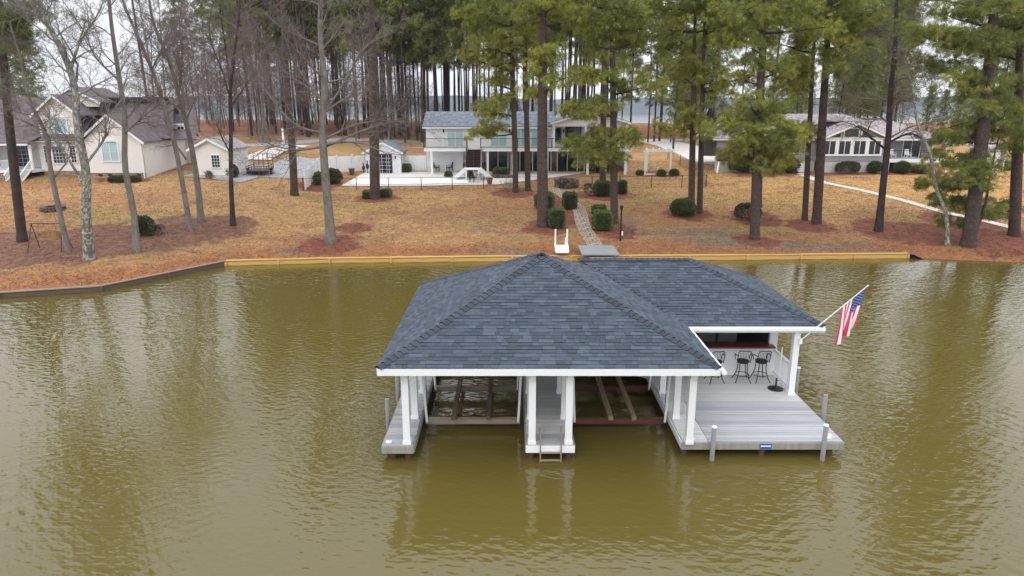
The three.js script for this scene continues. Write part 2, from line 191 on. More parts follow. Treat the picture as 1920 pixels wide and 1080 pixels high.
function ribbon(name, pix, width, m, lift, label) { // centre line in photo pixels on the ground
  const c = new THREE.CatmullRomCurve3(pix.map(([x, y]) => { const p = onGround(x, y); p.y = 0; return p; })), N = Math.ceil(c.getLength() / 0.6), rows = [];
  for (let i = 0; i <= N; i++) { const q = c.getPoint(i / N), t = c.getTangent(i / N), s = V(t.z, 0, -t.x).normalize(), w = typeof width === 'function' ? width(i / N) : width; rows.push([-1, -0.5, 0, 0.5, 1].map((k) => q.clone().addScaledVector(s, k * w / 2))); }
  return drape(name, rows, m, lift, label);
}
ribbon('path', [[1122, 470], [1108, 448], [1094, 425], [1089, 404], [1082, 388], [1066, 374], [1050, 362], [1040, 352]], 1.15, M.paving, 0.03, 'winding stone path from the gangway up the lawn');
ribbon('path', [[1500, 326], [1545, 342], [1610, 356], [1690, 375], [1770, 398], [1835, 412], [1900, 428]], 0.9, M.concrete, 0.03, 'narrow pale concrete walk across the golden lawn');
ribbon('road', [[300, 292], [430, 276], [520, 270], [600, 264], [690, 262], [790, 266]], 5, M.asphalt, 0.04, 'grey road in front of the wood');
ribbon('driveway', [[395, 336], [470, 318], [530, 322], [600, 300]], 7, M.asphalt, 0.05, 'grey driveway between the garage and white fence');
ribbon('driveway', [[480, 300], [520, 282], [560, 273]], 3.4, M.concrete, 0.06, 'pale concrete drive curving up to the road');
ribbon('driveway', [[1215, 262], [1262, 272], [1300, 284], [1340, 298], [1380, 304]], (t) => 5 + 3 * t, M.concrete, 0.04, 'wide pale driveway beside the pergola');
ribbon('road', [[1130, 262], [1200, 262], [1300, 263], [1420, 266], [1700, 268], [1920, 270]], 5, M.asphalt, 0.02, 'road past the lakeside houses');
{ const A = onGround(640, 349), B = onGround(930, 347), C = onGround(1125, 322), D = onGround(690, 321), rows = []; for (let j = 0; j <= 16; j++) rows.push(range(0, 1, 1 / 24).map((u) => A.clone().lerp(B, u).lerp(D.clone().lerp(C, u), j / 16))); drape('patio', rows, M.concrete, 0.05, 'pale concrete pool patio below the white house');
  const a = onGround(655, 346), b = onGround(880, 345), c = onGround(870, 335), d = onGround(672, 335), r2 = []; for (let j = 0; j <= 4; j++) r2.push(range(0, 1, 0.1).map((u) => a.clone().lerp(b, u).lerp(d.clone().lerp(c, u), j / 4))); drape('pool_cover', r2, M.concreteWhite, 0.09, 'white winter cover over the swimming pool'); }
// ---------------------------------------------------------------- sea walls
function seaWall(name, pts, faceM, capM, label, secLen) {
  const o = thing(name, V(pts[0][0], 0, -pts[0][1]), label, 'retaining wall'); const org = o.position;
  for (let i = 1; i < pts.length; i++) { const a = V(pts[i - 1][0], 0, -pts[i - 1][1]), b = V(pts[i][0], 0, -pts[i][1]), L = a.distanceTo(b), n = Math.max(1, Math.round(L / secLen)), dir = b.clone().sub(a).normalize(), out = V(-dir.z, 0, dir.x); if (out.z < 0) out.negate();
    for (let k = 0; k < n; k++) { const p = a.clone().lerp(b, k / n).addScaledVector(dir, 0.004).sub(org), q = a.clone().lerp(b, (k + 1) / n).addScaledVector(dir, -0.004).sub(org), j = rr(-0.006, 0.006);
      for (const [y, h] of [[-0.15, 0.3], [0.065, 0.12], [0.2, 0.14]]) mesh('plank', [beam(p.clone().addScaledVector(out, 0.02 + j + rr(0, 0.006)).setY(y), q.clone().addScaledVector(out, 0.02 + j).setY(y), 0.06, h)], y < 0 ? M.darkWood : faceM, o);
      mesh('cap_board', [beam(p.clone().addScaledVector(out, -0.06).setY(0.33 + j), q.clone().addScaledVector(out, -0.06).setY(0.33 + j), 0.3, 0.05)], capM, o);
      mesh('post', [box(0.12, 0.5, 0.12, p.x + out.x * 0.11, 0.05, p.z + out.z * 0.11)], faceM, o); } }
  return o;
}
seaWall('sea_wall', [[-18.5, 43.8], [-12, 44.6], [0, 45.2], [15.8, 45.6], [26.8, 46.1], [27.1, 48]], M.yellowWood, M.yellowWood, 'low new yellow timber wall along the shore', 3.6);
seaWall('sea_wall', [[-60, 31], [-27.5, 35.9], [-22.9, 37.3], [-18.5, 43.8]], M.darkWood, M.darkCap, 'weathered dark timber wall below the leaf-covered bank', 4.5);

// ---------------------------------------------------------------- boathouse
const DK = 0.5, EV = 3.0, BX0 = -3.71, BX1 = 5.75, BD0 = 18.0, BD1 = 27.4, AP = V(0.97, 5.2, -22.7);
const bh = thing('boathouse', V(0, 0, 0), 'white two-slip boathouse with blue-grey hipped shingle roof over the water', 'boathouse');
const shMat = vmat({ roughness: 0.95 });
{ const gt = tex(128, 128, 1, 1, (u, v) => { const k = 205 + 50 * hash2(u * 900, v * 900); return [k, k, k]; }); shMat.map = gt; }
const allSh = [];
function shingleFace(corners, part) { // planar polygon, first edge is the eave
  const [A, B] = corners, u = B.clone().sub(A).normalize(), n = u.clone().cross(corners[2].clone().sub(A)).normalize(); if (n.y < 0) n.negate(); const v = n.clone().cross(u); if (v.y < 0) v.negate();
  const P = corners.map((c) => { const q = c.clone().sub(A); return [q.dot(u), q.dot(v)]; }), vmax = Math.max(...P.map((p) => p[1]));
  const span = (y) => { const xs = []; for (let i = 0; i < P.length; i++) { const [a, b] = P[i], [c, d] = P[(i + 1) % P.length]; if ((b <= y && d > y) || (d <= y && b > y)) xs.push(a + (c - a) * (y - b) / (d - b)); } return xs.length < 2 ? null : [Math.min(...xs), Math.max(...xs)]; };
  const at = (x, y, h) => A.clone().addScaledVector(u, x).addScaledVector(v, y).addScaledVector(n, h), E = 0.143;
  for (let y = -0.03; y < vmax - 0.02; y += E) {
    const lo = span(Math.max(0.001, y)), hi = span(Math.min(vmax - 0.001, y + E + 0.02)); if (!lo) continue; const top = hi ?? [(lo[0] + lo[1]) / 2, (lo[0] + lo[1]) / 2];
    for (let x = lo[0] - rr(0, 0.3); x < lo[1];) { const w = rnd() < 0.3 ? rr(0.12, 0.2) : rr(0.2, 0.46), cl = (q, r) => Math.min(r[1], Math.max(r[0], q)); const a = cl(x, lo), b = cl(x + w - 0.006, lo), c = cl(x + w - 0.006, top), d = cl(x, top); x += w;
      if (b - a < 0.015) continue; const th = rnd() < 0.45 ? 0.026 : 0.014, k = 0.74 + 0.6 * Math.pow(rnd(), 1.6), col = [lin(75) * k, lin(84) * k, lin(96) * k * rr(0.97, 1.04)];
      const q = [at(a, y, th), at(b, y, th), at(c, Math.min(vmax, y + E + 0.02), 0.004), at(d, Math.min(vmax, y + E + 0.02), 0.004)], lowA = at(a, y, -0.01), lowB = at(b, y, -0.01);
      allSh.push({ part, q, lowA, lowB, col, dist: q[0].distanceTo(camera.position) }); } }
}
function shingleGeo(list) { const b = new Buf(); for (const s of list) { b.poly(s.q, s.col); b.poly([s.lowA, s.lowB, s.q[1], s.q[0]], s.col); b.poly([s.lowB, s.q[2], s.q[1]], s.col); b.poly([s.lowA, s.q[0], s.q[3]], s.col); } const g = b.geo(); boxUV(g); return g; }
const C = (x, y, d) => V(x, y, -d);
const mFL = C(BX0, EV, BD0), mFR = C(BX1, EV, BD0), mBR = C(BX1, EV, BD1), mBL = C(BX0, EV, BD1), apF = AP.clone().add(V(0, 0, 0.2)), apB = AP.clone().add(V(0, 0, -0.2));
const WX = 10.3, WD0 = 21.8, WD1 = 28.4, WR = 4.52, WD = 25.1, WXE = 6.55, wFR = C(WX, EV, WD0), wBR = C(WX, EV, WD1), rE = C(WXE, WR, WD);
const slope = (AP.y - EV) / (BX1 - AP.x), rJ = C(BX1 - (WR - EV) / slope, WR, WD);        // where the wing ridge meets the main roof
const under = mat([74, 66, 60], { roughness: 0.9 }), sheath = (name, polys, label) => { const b = new Buf(); for (const p of polys) { b.poly(p.map((v) => v.clone().add(V(0, -0.03, 0)))); } return mesh(name, b.geo(), under, bh, label); };
const vF = C(BX1, EV, WD0), vB = C(BX1, EV, WD1);                                           // valley feet
const mainRoof = sheath('main_roof', [[mFL, mFR, apF], [mFR, mBR, apB, apF], [mBR, mBL, apB], [mBL, mFL, apF, apB]], 'pyramid roof of blue-grey shingles');
const wingRoof = sheath('wing_roof', [[vF, wFR, rE, rJ], [wFR, wBR, rE], [wBR, vB, rJ, rE]], 'lower hipped wing roof of blue-grey shingles');
shingleFace([mFL, mFR, apF], mainRoof); shingleFace([mFR, mBR, apB, apF], mainRoof); shingleFace([mBR, mBL, apB], mainRoof); shingleFace([mBL, mFL, apF, apB], mainRoof);
shingleFace([vF, wFR, rE, rJ], wingRoof); shingleFace([wFR, wBR, rE], wingRoof); shingleFace([wBR, vB, rJ, rE], wingRoof);
for (const part of [mainRoof, wingRoof]) { const l = allSh.filter((s) => s.part === part).sort((a, b) => a.dist - b.dist), n = part === mainRoof ? 300 : 200; for (const s of l.slice(0, n)) mesh('shingle', shingleGeo([s]), shMat, part); const r = mesh('shingle_field', shingleGeo(l.slice(n)), shMat, part); r.userData.kind = 'stuff'; }
function caps(a, b, part) { const L = a.distanceTo(b), N = Math.round(L / 0.2), t = b.clone().sub(a).normalize(), s = V(t.z, 0, -t.x).normalize(), upv = s.clone().cross(t).normalize(); if (upv.y < 0) upv.negate();
  for (let i = 0; i < N; i++) { const k = 0.6 + 0.4 * rnd(), col = [lin(74) * k, lin(82) * k, lin(93) * k], p = a.clone().lerp(b, i / N), q = a.clone().lerp(b, (i + 1.2) / N), bb = new Buf(), W = 0.16, at = (o, x, h) => o.clone().addScaledVector(s, x).addScaledVector(upv, h);
    const h0 = 0.055, h1 = 0.03, dr = 0.07; bb.poly([at(p, -W, h0 - dr), at(p, 0, h0), at(q, 0, h1), at(q, -W, h1 - dr)].reverse(), col); bb.poly([at(p, 0, h0), at(p, W, h0 - dr), at(q, W, h1 - dr), at(q, 0, h1)].reverse(), col); bb.poly([at(p, -W, h0 - dr - 0.02), at(p, 0, h0 - 0.03), at(p, W, h0 - dr - 0.02), at(p, W, h0 - dr), at(p, 0, h0), at(p, -W, h0 - dr)], col);
    const g = bb.geo(); boxUV(g); mesh('ridge_cap', g, shMat, part); } }
caps(mFL, apF, mainRoof); caps(mFR, apF, mainRoof); caps(mBL, apB, mainRoof); caps(apF.clone().add(V(0, 0.02, 0.06)), apB, mainRoof); caps(wFR, rE, wingRoof); caps(wBR, rE, wingRoof); caps(rJ, rE, wingRoof);
// fascia and soffit
const fas = (a, b, n) => mesh('fascia', [beam(a.clone().setY(EV - 0.13), b.clone().setY(EV - 0.13), 0.04, 0.2)], M.white, bh);
const off = 0.02; fas(C(BX0 - off, 0, BD0 - off), C(BX1 + off, 0, BD0 - off)); fas(C(BX0 - off, 0, BD0), C(BX0 - off, 0, BD1)); fas(C(BX1 + off, 0, BD0), C(BX1 + off, 0, WD0 + 0.02)); fas(C(BX1 + 0.05, 0, WD0 - off), C(WX + off, 0, WD0 - off)); fas(C(WX + off, 0, WD0), C(WX + off, 0, WD1)); fas(C(BX0, 0, BD1 + off), C(BX1, 0, BD1 + off)); fas(C(BX1, 0, WD1 + off), C(WX, 0, WD1 + off));
mesh('gutter', [beam(C(BX1 + 0.1, EV - 0.1, WD0 - 0.09), C(WX, EV - 0.1, WD0 - 0.09), 0.1, 0.09)], M.white, bh); mesh('gutter', [beam(C(BX1 + 0.09, EV - 0.1, BD0 - 0.2), C(BX1 + 0.09, EV - 0.1, WD0 - 0.15), 0.1, 0.09)], M.white, bh);
mesh('soffit', [bx(BX0 + 0.05, BX1 - 0.05, EV - 0.2, EV - 0.17, -BD0 - 0.62, -BD0 - 0.03), bx(BX0 + 0.05, BX0 + 0.6, EV - 0.2, EV - 0.17, -BD1 + 0.05, -BD0 - 0.65), bx(BX1 - 0.6, BX1 - 0.05, EV - 0.2, EV - 0.17, -WD0, -BD0 - 0.65), bx(BX1, WX - 0.05, EV - 0.2, EV - 0.17, -WD0 - 0.6, -WD0 - 0.05)], M.white, bh);
mesh('ceiling', [bx(6.0, 9.6, EV - 0.26, EV - 0.22, -28, -22.3)], M.white, bh);
for (const x of [-3.05, 0.58, 1.64, 5.15]) mesh('header_beam', [bx(x - 0.09, x + 0.09, EV - 0.42, EV - 0.21, -27.2, -18.25)], M.white, bh);
const posts = []; for (const x of [-3.05, 0.58, 1.64, 5.15]) for (const d of [18.42, 20.1, 22.1, 24.3, 26.8]) posts.push([x, d]); posts.push([9.5, 22.0], [9.5, 27.9], [5.15, 27.9], [9.5, 23.85]);
for (const [x, d] of posts) { const g = mesh('post', [bx(x - 0.1, x + 0.1, DK, EV - 0.2, -d - 0.1, -d + 0.1)], M.white, bh); mesh('base_trim', [bx(x - 0.12, x + 0.12, DK + 0.001, DK + 0.1, -d - 0.12, -d + 0.12)], M.white, g); }
// decks: every board
function deck(x0, x1, d0, d1, across, pick) { const n = Math.round((across ? d1 - d0 : x1 - x0) / 0.14), s = (across ? d1 - d0 : x1 - x0) / n;
  for (let i = 0; i < n; i++) { const a = i * s + 0.004, b = (i + 1) * s - 0.004, y = DK - rr(0, 0.004); mesh('plank', [across ? bx(x0 + rr(-0.01, 0.01), x1 + rr(-0.01, 0.01), DK - 0.035, y, -(d0 + b), -(d0 + a)) : bx(x0 + a, x0 + b, DK - 0.035, y, -d1, -d0)], pick(d0 + i * s), bh); } }
const anyOf = (l) => l[Math.floor(rnd() * l.length)];
deck(-3.75, -2.87, 18.25, 27.0, true, (d) => anyOf(M.deckGrey)); deck(0.42, 1.8, 18.3, 27.0, true, (d) => d < 18.9 ? anyOf(M.deckGrey) : anyOf(M.deckPaint));
deck(5.0, 9.7, 21.35, 28.2, true, () => anyOf(M.deckPaint)); deck(5.75, 9.7, 18.5, 21.34, true, () => anyOf(M.deckGrey)); deck(5.0, 5.74, 18.5, 21.34, true, () => anyOf(M.deckPaint));
deck(-2.86, 0.41, 25.6, 27.0, true, () => anyOf(M.deckPaint)); deck(1.81, 4.99, 25.2, 27.0, true, () => anyOf(M.deckPaint));
{ const s2 = new THREE.Shape(); s2.moveTo(1.81, 24.5); s2.lineTo(2.5, 25.19); s2.lineTo(1.81, 25.19); mesh('corner_deck', [new THREE.ExtrudeGeometry(s2, { depth: 0.035, bevelEnabled: false }).rotateX(-Math.PI / 2).translate(0, DK - 0.04, 0)], M.deckPaint[0], bh); const s = new THREE.Shape(); s.moveTo(4.99, 23.3); s.lineTo(4.99, 25.19); s.lineTo(2.9, 25.19); const g = new THREE.ExtrudeGeometry(s, { depth: 0.035, bevelEnabled: false }).rotateX(-Math.PI / 2).translate(0, DK - 0.04, 0); mesh('corner_deck', [g], M.deckPaint[0], bh); }
const rim = (x0, x1, z0, z1, m) => mesh('rim_board', [bx(x0, x1, DK - 0.24, DK - 0.037, z0, z1)], m, bh);
rim(-3.77, -2.85, -18.26, -18.21, M.oldWood); rim(0.4, 1.82, -18.31, -18.26, M.white); rim(4.96, 9.72, -18.51, -18.46, M.oldWood); rim(-2.87, -2.83, -27, -18.27, M.oldWood); rim(-3.79, -3.75, -27, -18.27, M.oldWood); rim(0.38, 0.42, -27, -18.32, M.oldWood); rim(1.8, 1.84, -27, -18.32, M.oldWood); rim(4.96, 5.0, -28.2, -18.52, M.white); rim(9.7, 9.74, -28.2, -18.52, M.oldWood);
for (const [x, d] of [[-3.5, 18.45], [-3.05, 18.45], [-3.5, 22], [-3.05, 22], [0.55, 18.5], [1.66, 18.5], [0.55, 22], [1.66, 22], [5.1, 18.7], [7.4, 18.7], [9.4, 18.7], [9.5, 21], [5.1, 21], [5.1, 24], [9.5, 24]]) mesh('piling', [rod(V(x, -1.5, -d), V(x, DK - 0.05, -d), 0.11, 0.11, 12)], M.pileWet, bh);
for (const [x, d] of [[-3.6, 18.45], [5.3, 18.66], [9.45, 18.9], [9.35, 18.72]]) mesh('dock_light', [box(0.16, 0.025, 0.12, x, DK + 0.013, -d)], M.white, bh, 'small white cap on the deck corner');
// bar room
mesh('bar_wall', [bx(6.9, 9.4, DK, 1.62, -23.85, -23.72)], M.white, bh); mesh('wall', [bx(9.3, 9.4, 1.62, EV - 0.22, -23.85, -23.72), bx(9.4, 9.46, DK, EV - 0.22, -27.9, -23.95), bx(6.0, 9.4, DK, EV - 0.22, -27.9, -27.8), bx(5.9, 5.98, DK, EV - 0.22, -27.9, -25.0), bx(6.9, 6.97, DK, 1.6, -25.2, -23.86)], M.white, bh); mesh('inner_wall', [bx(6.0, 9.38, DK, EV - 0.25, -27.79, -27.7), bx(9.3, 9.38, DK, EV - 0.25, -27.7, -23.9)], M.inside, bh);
mesh('counter', [bx(6.75, 9.42, 1.622, 1.68, -24.0, -23.4)], M.counter, bh, 'dark red-brown wooden bar counter'); mesh('fridge', [bx(7.7, 8.35, DK, 2.2, -27.6, -27)], M.block, bh); mesh('cabinet', [bx(8.5, 9.25, DK, 2.0, -27.6, -27.1)], M.siding, bh);
// side railing
{ const x = 9.55; const r = mesh('railing', [bx(x - 0.05, x + 0.05, 1.42, 1.48, -23.74, -22.12), bx(x - 0.03, x + 0.03, 0.6, 0.66, -23.74, -22.12)], M.white, bh); for (let i = 0; i < 14; i++) mesh('baluster', [bx(x - 0.018, x + 0.018, 0.661, 1.419, -22.24 - i * 0.108, -22.204 - i * 0.108)], M.white, r); mesh('pole', [rod(V(9.4, DK, -22.8), V(9.4, 1.9, -22.8), 0.025)], M.white, bh); }
// ladder on the middle walkway
mesh('ladder', [...[0.82, 1.42].flatMap((x) => [rod(V(x, -0.4, -18.2), V(x, 0.92, -18.2), 0.022), rod(V(x, 0.92, -18.2), V(x, 0.92, -18.55), 0.022), rod(V(x, 0.92, -18.55), V(x, DK, -18.6), 0.022)]), ...[-0.25, 0.05, 0.3].map((y) => beam(V(0.82, y, -18.2), V(1.42, y, -18.2), 0.07, 0.03))], M.steel, bh);
mesh('sign', [box(0.34, 0.16, 0.012, 7.42, 0.37, -18.448)], M.blue, bh, 'small blue plate on the deck edge'); mesh('sign_print', [box(0.2, 0.04, 0.004, 7.42, 0.38, -18.439), box(0.05, 0.05, 0.004, 7.3, 0.38, -18.439), box(0.05, 0.05, 0.004, 7.54, 0.38, -18.439)], M.white, bh);
// boat lifts
function lift(x0, x1, m, bunkM, bunks, label) { const o = thing('boat_lift', V((x0 + x1) / 2, 0, -21.5), label, 'boat lift', 'boat lifts in the slips'), c = (x0 + x1) / 2;
  for (const d of [20.3, 22.9]) { mesh('cross_beam', [bx(x0 - c, x1 - c, 0.38, 0.4, 21.5 - d - 0.07, 21.5 - d + 0.07), bx(x0 - c, x1 - c, 0.22, 0.24, 21.5 - d - 0.07, 21.5 - d + 0.07), bx(x0 - c, x1 - c, 0.24, 0.38, 21.5 - d - 0.012, 21.5 - d + 0.012)], m, o); for (const s of [x0 + 0.05, x1 - 0.05]) { mesh('guide_post', [rod(V(s - c, 0.3, 21.5 - d + 0.09), V(s - c + (s < c ? -0.08 : 0.08), 2.0, 21.5 - d + 0.09), 0.04)], M.white, o); mesh('cable', [rod(V(s - c, 0.4, 21.5 - d), V(s - c, EV - 0.45, 21.5 - d), 0.008, 0.008, 5)], M.iron, o); } }
  for (const b of bunks) mesh('bunk', [bx(b - c - 0.07, b - c + 0.07, 0.41, 0.54, -2.9, 1.4)], bunkM, o); return o; }
lift(-2.75, 0.25, M.steel, mat(grain([96, 82, 70], 0.2, 12, 1)), [-1.85, -0.75], 'tan steel boat lift with two dark bunks between the plain walkway and middle walkway');
lift(1.93, 4.9, M.rust, M.bunk, [3.12, 3.85], 'rusty brown boat lift with two pale timber bunks beside the bar deck');
// mooring piles
const pileLabels = ['grey mooring pile in front of the bar deck beside the corner post', 'grey mooring pile at the outer front corner of the bar deck', 'dark weathered mooring pile beside the outer edge of the bar deck', 'grey weathered pile near the free end of the plain narrow walkway', 'white-topped pile halfway along the plain narrow walkway', 'pale pile beside the railing post of the bar deck'];
[[5.83, 18.3, 1.05], [9.05, 18.3, 1.1], [9.95, 20.4, 1.15], [-3.95, 20.3, 1.05], [-3.95, 22.3, 1.15], [9.95, 22.6, 1.2]].forEach(([x, d, h], i) => { const o = thing('mooring_pile', V(x, 0, -d), pileLabels[i], 'mooring pile', 'mooring piles round the dock'); mesh('shaft', [rod(V(0, -1.5, 0), V(0, h, 0), 0.072, 0.068, 12)], M.pile, o); if (i !== 2 && i !== 3) mesh('cap', [rod(V(0, h, 0), V(0, h + 0.03, 0), 0.078, 0.07, 12)], M.white, o); });
// bar stools
function stool(x, d, ry, label) { const o = thing('bar_stool', V(x, DK, -d), label, 'bar stool', 'black bar stools at the counter'); o.rotation.y = ry; const R = 0.016;
  for (const [sx, sz] of [[-1, -1], [1, -1], [-1, 1], [1, 1]]) mesh('leg', tube([V(sx * 0.13, 0.7, sz * 0.13), V(sx * 0.14, 0.45, sz * 0.14), V(sx * 0.19, 0.2, sz * 0.19), V(sx * 0.27, 0.0, sz * 0.27)], R, 6, 10), M.iron, o);
  mesh('foot_ring', new THREE.TorusGeometry(0.24, 0.012, 6, 28).rotateX(Math.PI / 2).translate(0, 0.25, 0), M.iron, o); mesh('seat', [new THREE.CylinderGeometry(0.22, 0.2, 0.07, 24).translate(0, 0.74, 0)], M.black, o);
  const bk = mesh('backrest', [tube([V(-0.21, 0.75, 0.16), V(-0.23, 1.0, 0.2), V(-0.2, 1.18, 0.22), V(0, 1.2, 0.25), V(0.2, 1.18, 0.22), V(0.23, 1.0, 0.2), V(0.21, 0.75, 0.16)], R)], M.iron, o); for (let i = -3; i <= 3; i++) mesh('spindle', [rod(V(i * 0.055, 0.77, 0.19), V(i * 0.055, 1.19, 0.245 - Math.abs(i) * 0.008), 0.007, 0.007, 5)], M.iron, bk);
  for (const s of [-1, 1]) mesh('armrest', tube([V(s * 0.23, 1.0, 0.2), V(s * 0.28, 1.0, 0.05), V(s * 0.27, 0.97, -0.12), V(s * 0.24, 0.78, -0.1)], R, 6, 12), M.iron, o); }
stool(7.22, 23.1, 0.1, 'black iron bar stool beside the roof edge, alone'); stool(8.2, 23.15, -0.08, 'middle black iron bar stool under the counter'); stool(8.85, 23.15, 0.12, 'black iron bar stool at the counter end by the railing');
{ const o = thing('umbrella_base', V(9.15, DK, -22.4), 'round black parasol base with short tube on the deck', 'umbrella base'); mesh('disc', new THREE.LatheGeometry([[0, 0], [0.26, 0], [0.26, 0.03], [0.2, 0.06], [0.06, 0.09], [0, 0.09]].map((p) => new THREE.Vector2(...p)), 32), M.black, o); mesh('tube', [rod(V(0, 0.09, 0), V(0, 0.4, 0), 0.03)], M.black, o); mesh('knob', [rod(V(0, 0.32, 0), V(0.09, 0.32, 0), 0.015)], M.black, o); }
{ // flag: the cloth hangs from a slanted pole, canton at the tip
  const o = thing('flag', V(9.55, 2.5, -21.75), 'stars and stripes flag hanging from a slanted white pole', 'flag'), tip = V(1.95, 1.88, 0.05);
  mesh('pole', [rod(V(0, 0, 0), tip, 0.018, 0.015)], M.white, o); mesh('finial', new THREE.SphereGeometry(0.03, 12, 8).translate(tip.x, tip.y, tip.z), M.white, o); mesh('bracket', [box(0.1, 0.18, 0.06, 0, -0.03, 0)], M.white, o);
  const cv = document.createElement('canvas'); cv.width = 512; cv.height = 270; const c2 = cv.getContext('2d'); for (let i = 0; i < 13; i++) { c2.fillStyle = i % 2 ? '#efe9ea' : '#cc4560'; c2.fillRect(0, i * 270 / 13, 512, 270 / 13 + 1); } c2.fillStyle = '#2c3f7a'; c2.fillRect(0, 0, 205, 146); c2.fillStyle = '#f4f4f6';
  for (let r = 0; r < 9; r++) for (let k = 0; k < (r % 2 ? 5 : 6); k++) { const X = 18 + (r % 2 ? 17 : 0) + k * 34, Y = 15 + r * 14.6; c2.beginPath(); for (let j = 0; j < 10; j++) { const a = -Math.PI / 2 + j * Math.PI / 5, R = j % 2 ? 2.6 : 6.4; c2[j ? 'lineTo' : 'moveTo'](X + R * Math.cos(a), Y + R * Math.sin(a)); } c2.fill(); }
  const t = new THREE.CanvasTexture(cv); t.colorSpace = THREE.SRGBColorSpace; const NU = 40, NV = 26, p = [], uv = [], ix = [], dirp = tip.clone().normalize();
  for (let j = 0; j <= NV; j++) for (let i = 0; i <= NU; i++) { const u = i / NU, v = j / NV; // v along the hoist (pole, from tip down), u along the fly: hangs down in folds
      const h = tip.clone().addScaledVector(dirp, -0.06 - v * 0.98), gather = 0.25 + 0.75 * (1 - u), cx = -0.62; const along = h.clone(); along.y -= u * 1.35; along.x += (tip.x + cx - h.x) * (1 - gather) * 0.55 - 0.05 * u; along.z += 0.11 * Math.sin(v * 15 + u * 2) * u + 0.05 * Math.sin(v * 7) * u; along.x += 0.05 * Math.sin(v * 17 + 1) * u; p.push(along.x, along.y, along.z); uv.push(u, 1 - v); }
  for (let j = 0; j < NV; j++) for (let i = 0; i < NU; i++) { const a = j * (NU + 1) + i; ix.push(a, a + NU + 1, a + 1, a + 1, a + NU + 1, a + NU + 2); }
  const g = new THREE.BufferGeometry(); g.setAttribute('position', new THREE.Float32BufferAttribute(p, 3)); g.setAttribute('uv', new THREE.Float32BufferAttribute(uv, 2)); g.setIndex(ix); g.computeVertexNormals();
  mesh('cloth', g, new THREE.MeshStandardMaterial({ map: t, roughness: 0.85, side: THREE.DoubleSide }), o);
}
// gangway and white steps on the shore
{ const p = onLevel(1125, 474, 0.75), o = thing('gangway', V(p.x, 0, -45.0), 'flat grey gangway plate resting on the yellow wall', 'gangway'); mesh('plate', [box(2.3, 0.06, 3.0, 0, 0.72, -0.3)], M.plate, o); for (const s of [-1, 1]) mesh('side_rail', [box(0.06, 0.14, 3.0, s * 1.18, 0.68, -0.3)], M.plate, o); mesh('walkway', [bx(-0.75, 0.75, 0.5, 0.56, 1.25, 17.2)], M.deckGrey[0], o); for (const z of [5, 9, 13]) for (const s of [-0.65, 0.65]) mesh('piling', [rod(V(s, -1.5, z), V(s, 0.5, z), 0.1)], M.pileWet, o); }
{ const p = onLevel(1054, 474, 0.55), o = thing('dock_steps', V(p.x, 0.53, -45.6), 'white slide-like steps with two upright rails on the yellow wall', 'steps'); mesh('tread_plate', [beam(V(0, 0.05, 0.5), V(0, 0.32, -0.75), 0.86, 0.06)], M.white, o); for (const s of [-1, 1]) { mesh('rail', [box(0.1, 1.15, 0.1, s * 0.4, 0.85, -0.72), beam(V(s * 0.42, 0.1, 0.5), V(s * 0.42, 0.42, -0.72), 0.08, 0.1)], M.white, o); } mesh('short_post', [box(0.08, 0.5, 0.08, 0.28, 0.62, -0.6)], M.white, o); }
// ---------------------------------------------------------------- house kit (front faces +z, in the house's own axes)
function lap(x0, x1, y0, top, z, m, parent, name = 'siding', E = 0.16, ry = 0, at = null) { // lapped boards; top(x)->height, or number
  const b = new Buf(), T = typeof top === 'number' ? () => top : top, ymax = typeof top === 'number' ? top : Math.max(...range(x0, x1, (x1 - x0) / 40).map(T));
  const ext = (y) => { let lo = null, hi = null; for (const x of range(x0, x1, (x1 - x0) / 80)) if (T(x) >= y - 1e-4) { lo ??= x; hi = x; } return [lo, hi]; };
  for (let y = y0; y < ymax - 0.01; y += E) { const y2 = Math.min(ymax, y + E), [a, c] = ext(y + 1e-3), [d, e] = ext(y2 - 1e-3); if (a === null) continue; const dd = d ?? (a + c) / 2, ee = e ?? (a + c) / 2; b.poly([V(a, y, z + 0.03), V(c, y, z + 0.03), V(ee, y2, z + 0.008), V(dd, y2, z + 0.008)]); b.poly([V(a, y, z), V(c, y, z), V(c, y, z + 0.03), V(a, y, z + 0.03)]); }
  const g = b.geo(); if (ry) g.rotateY(ry); if (at) g.translate(at.x, at.y, at.z); return mesh(name, [g], m, parent);
}
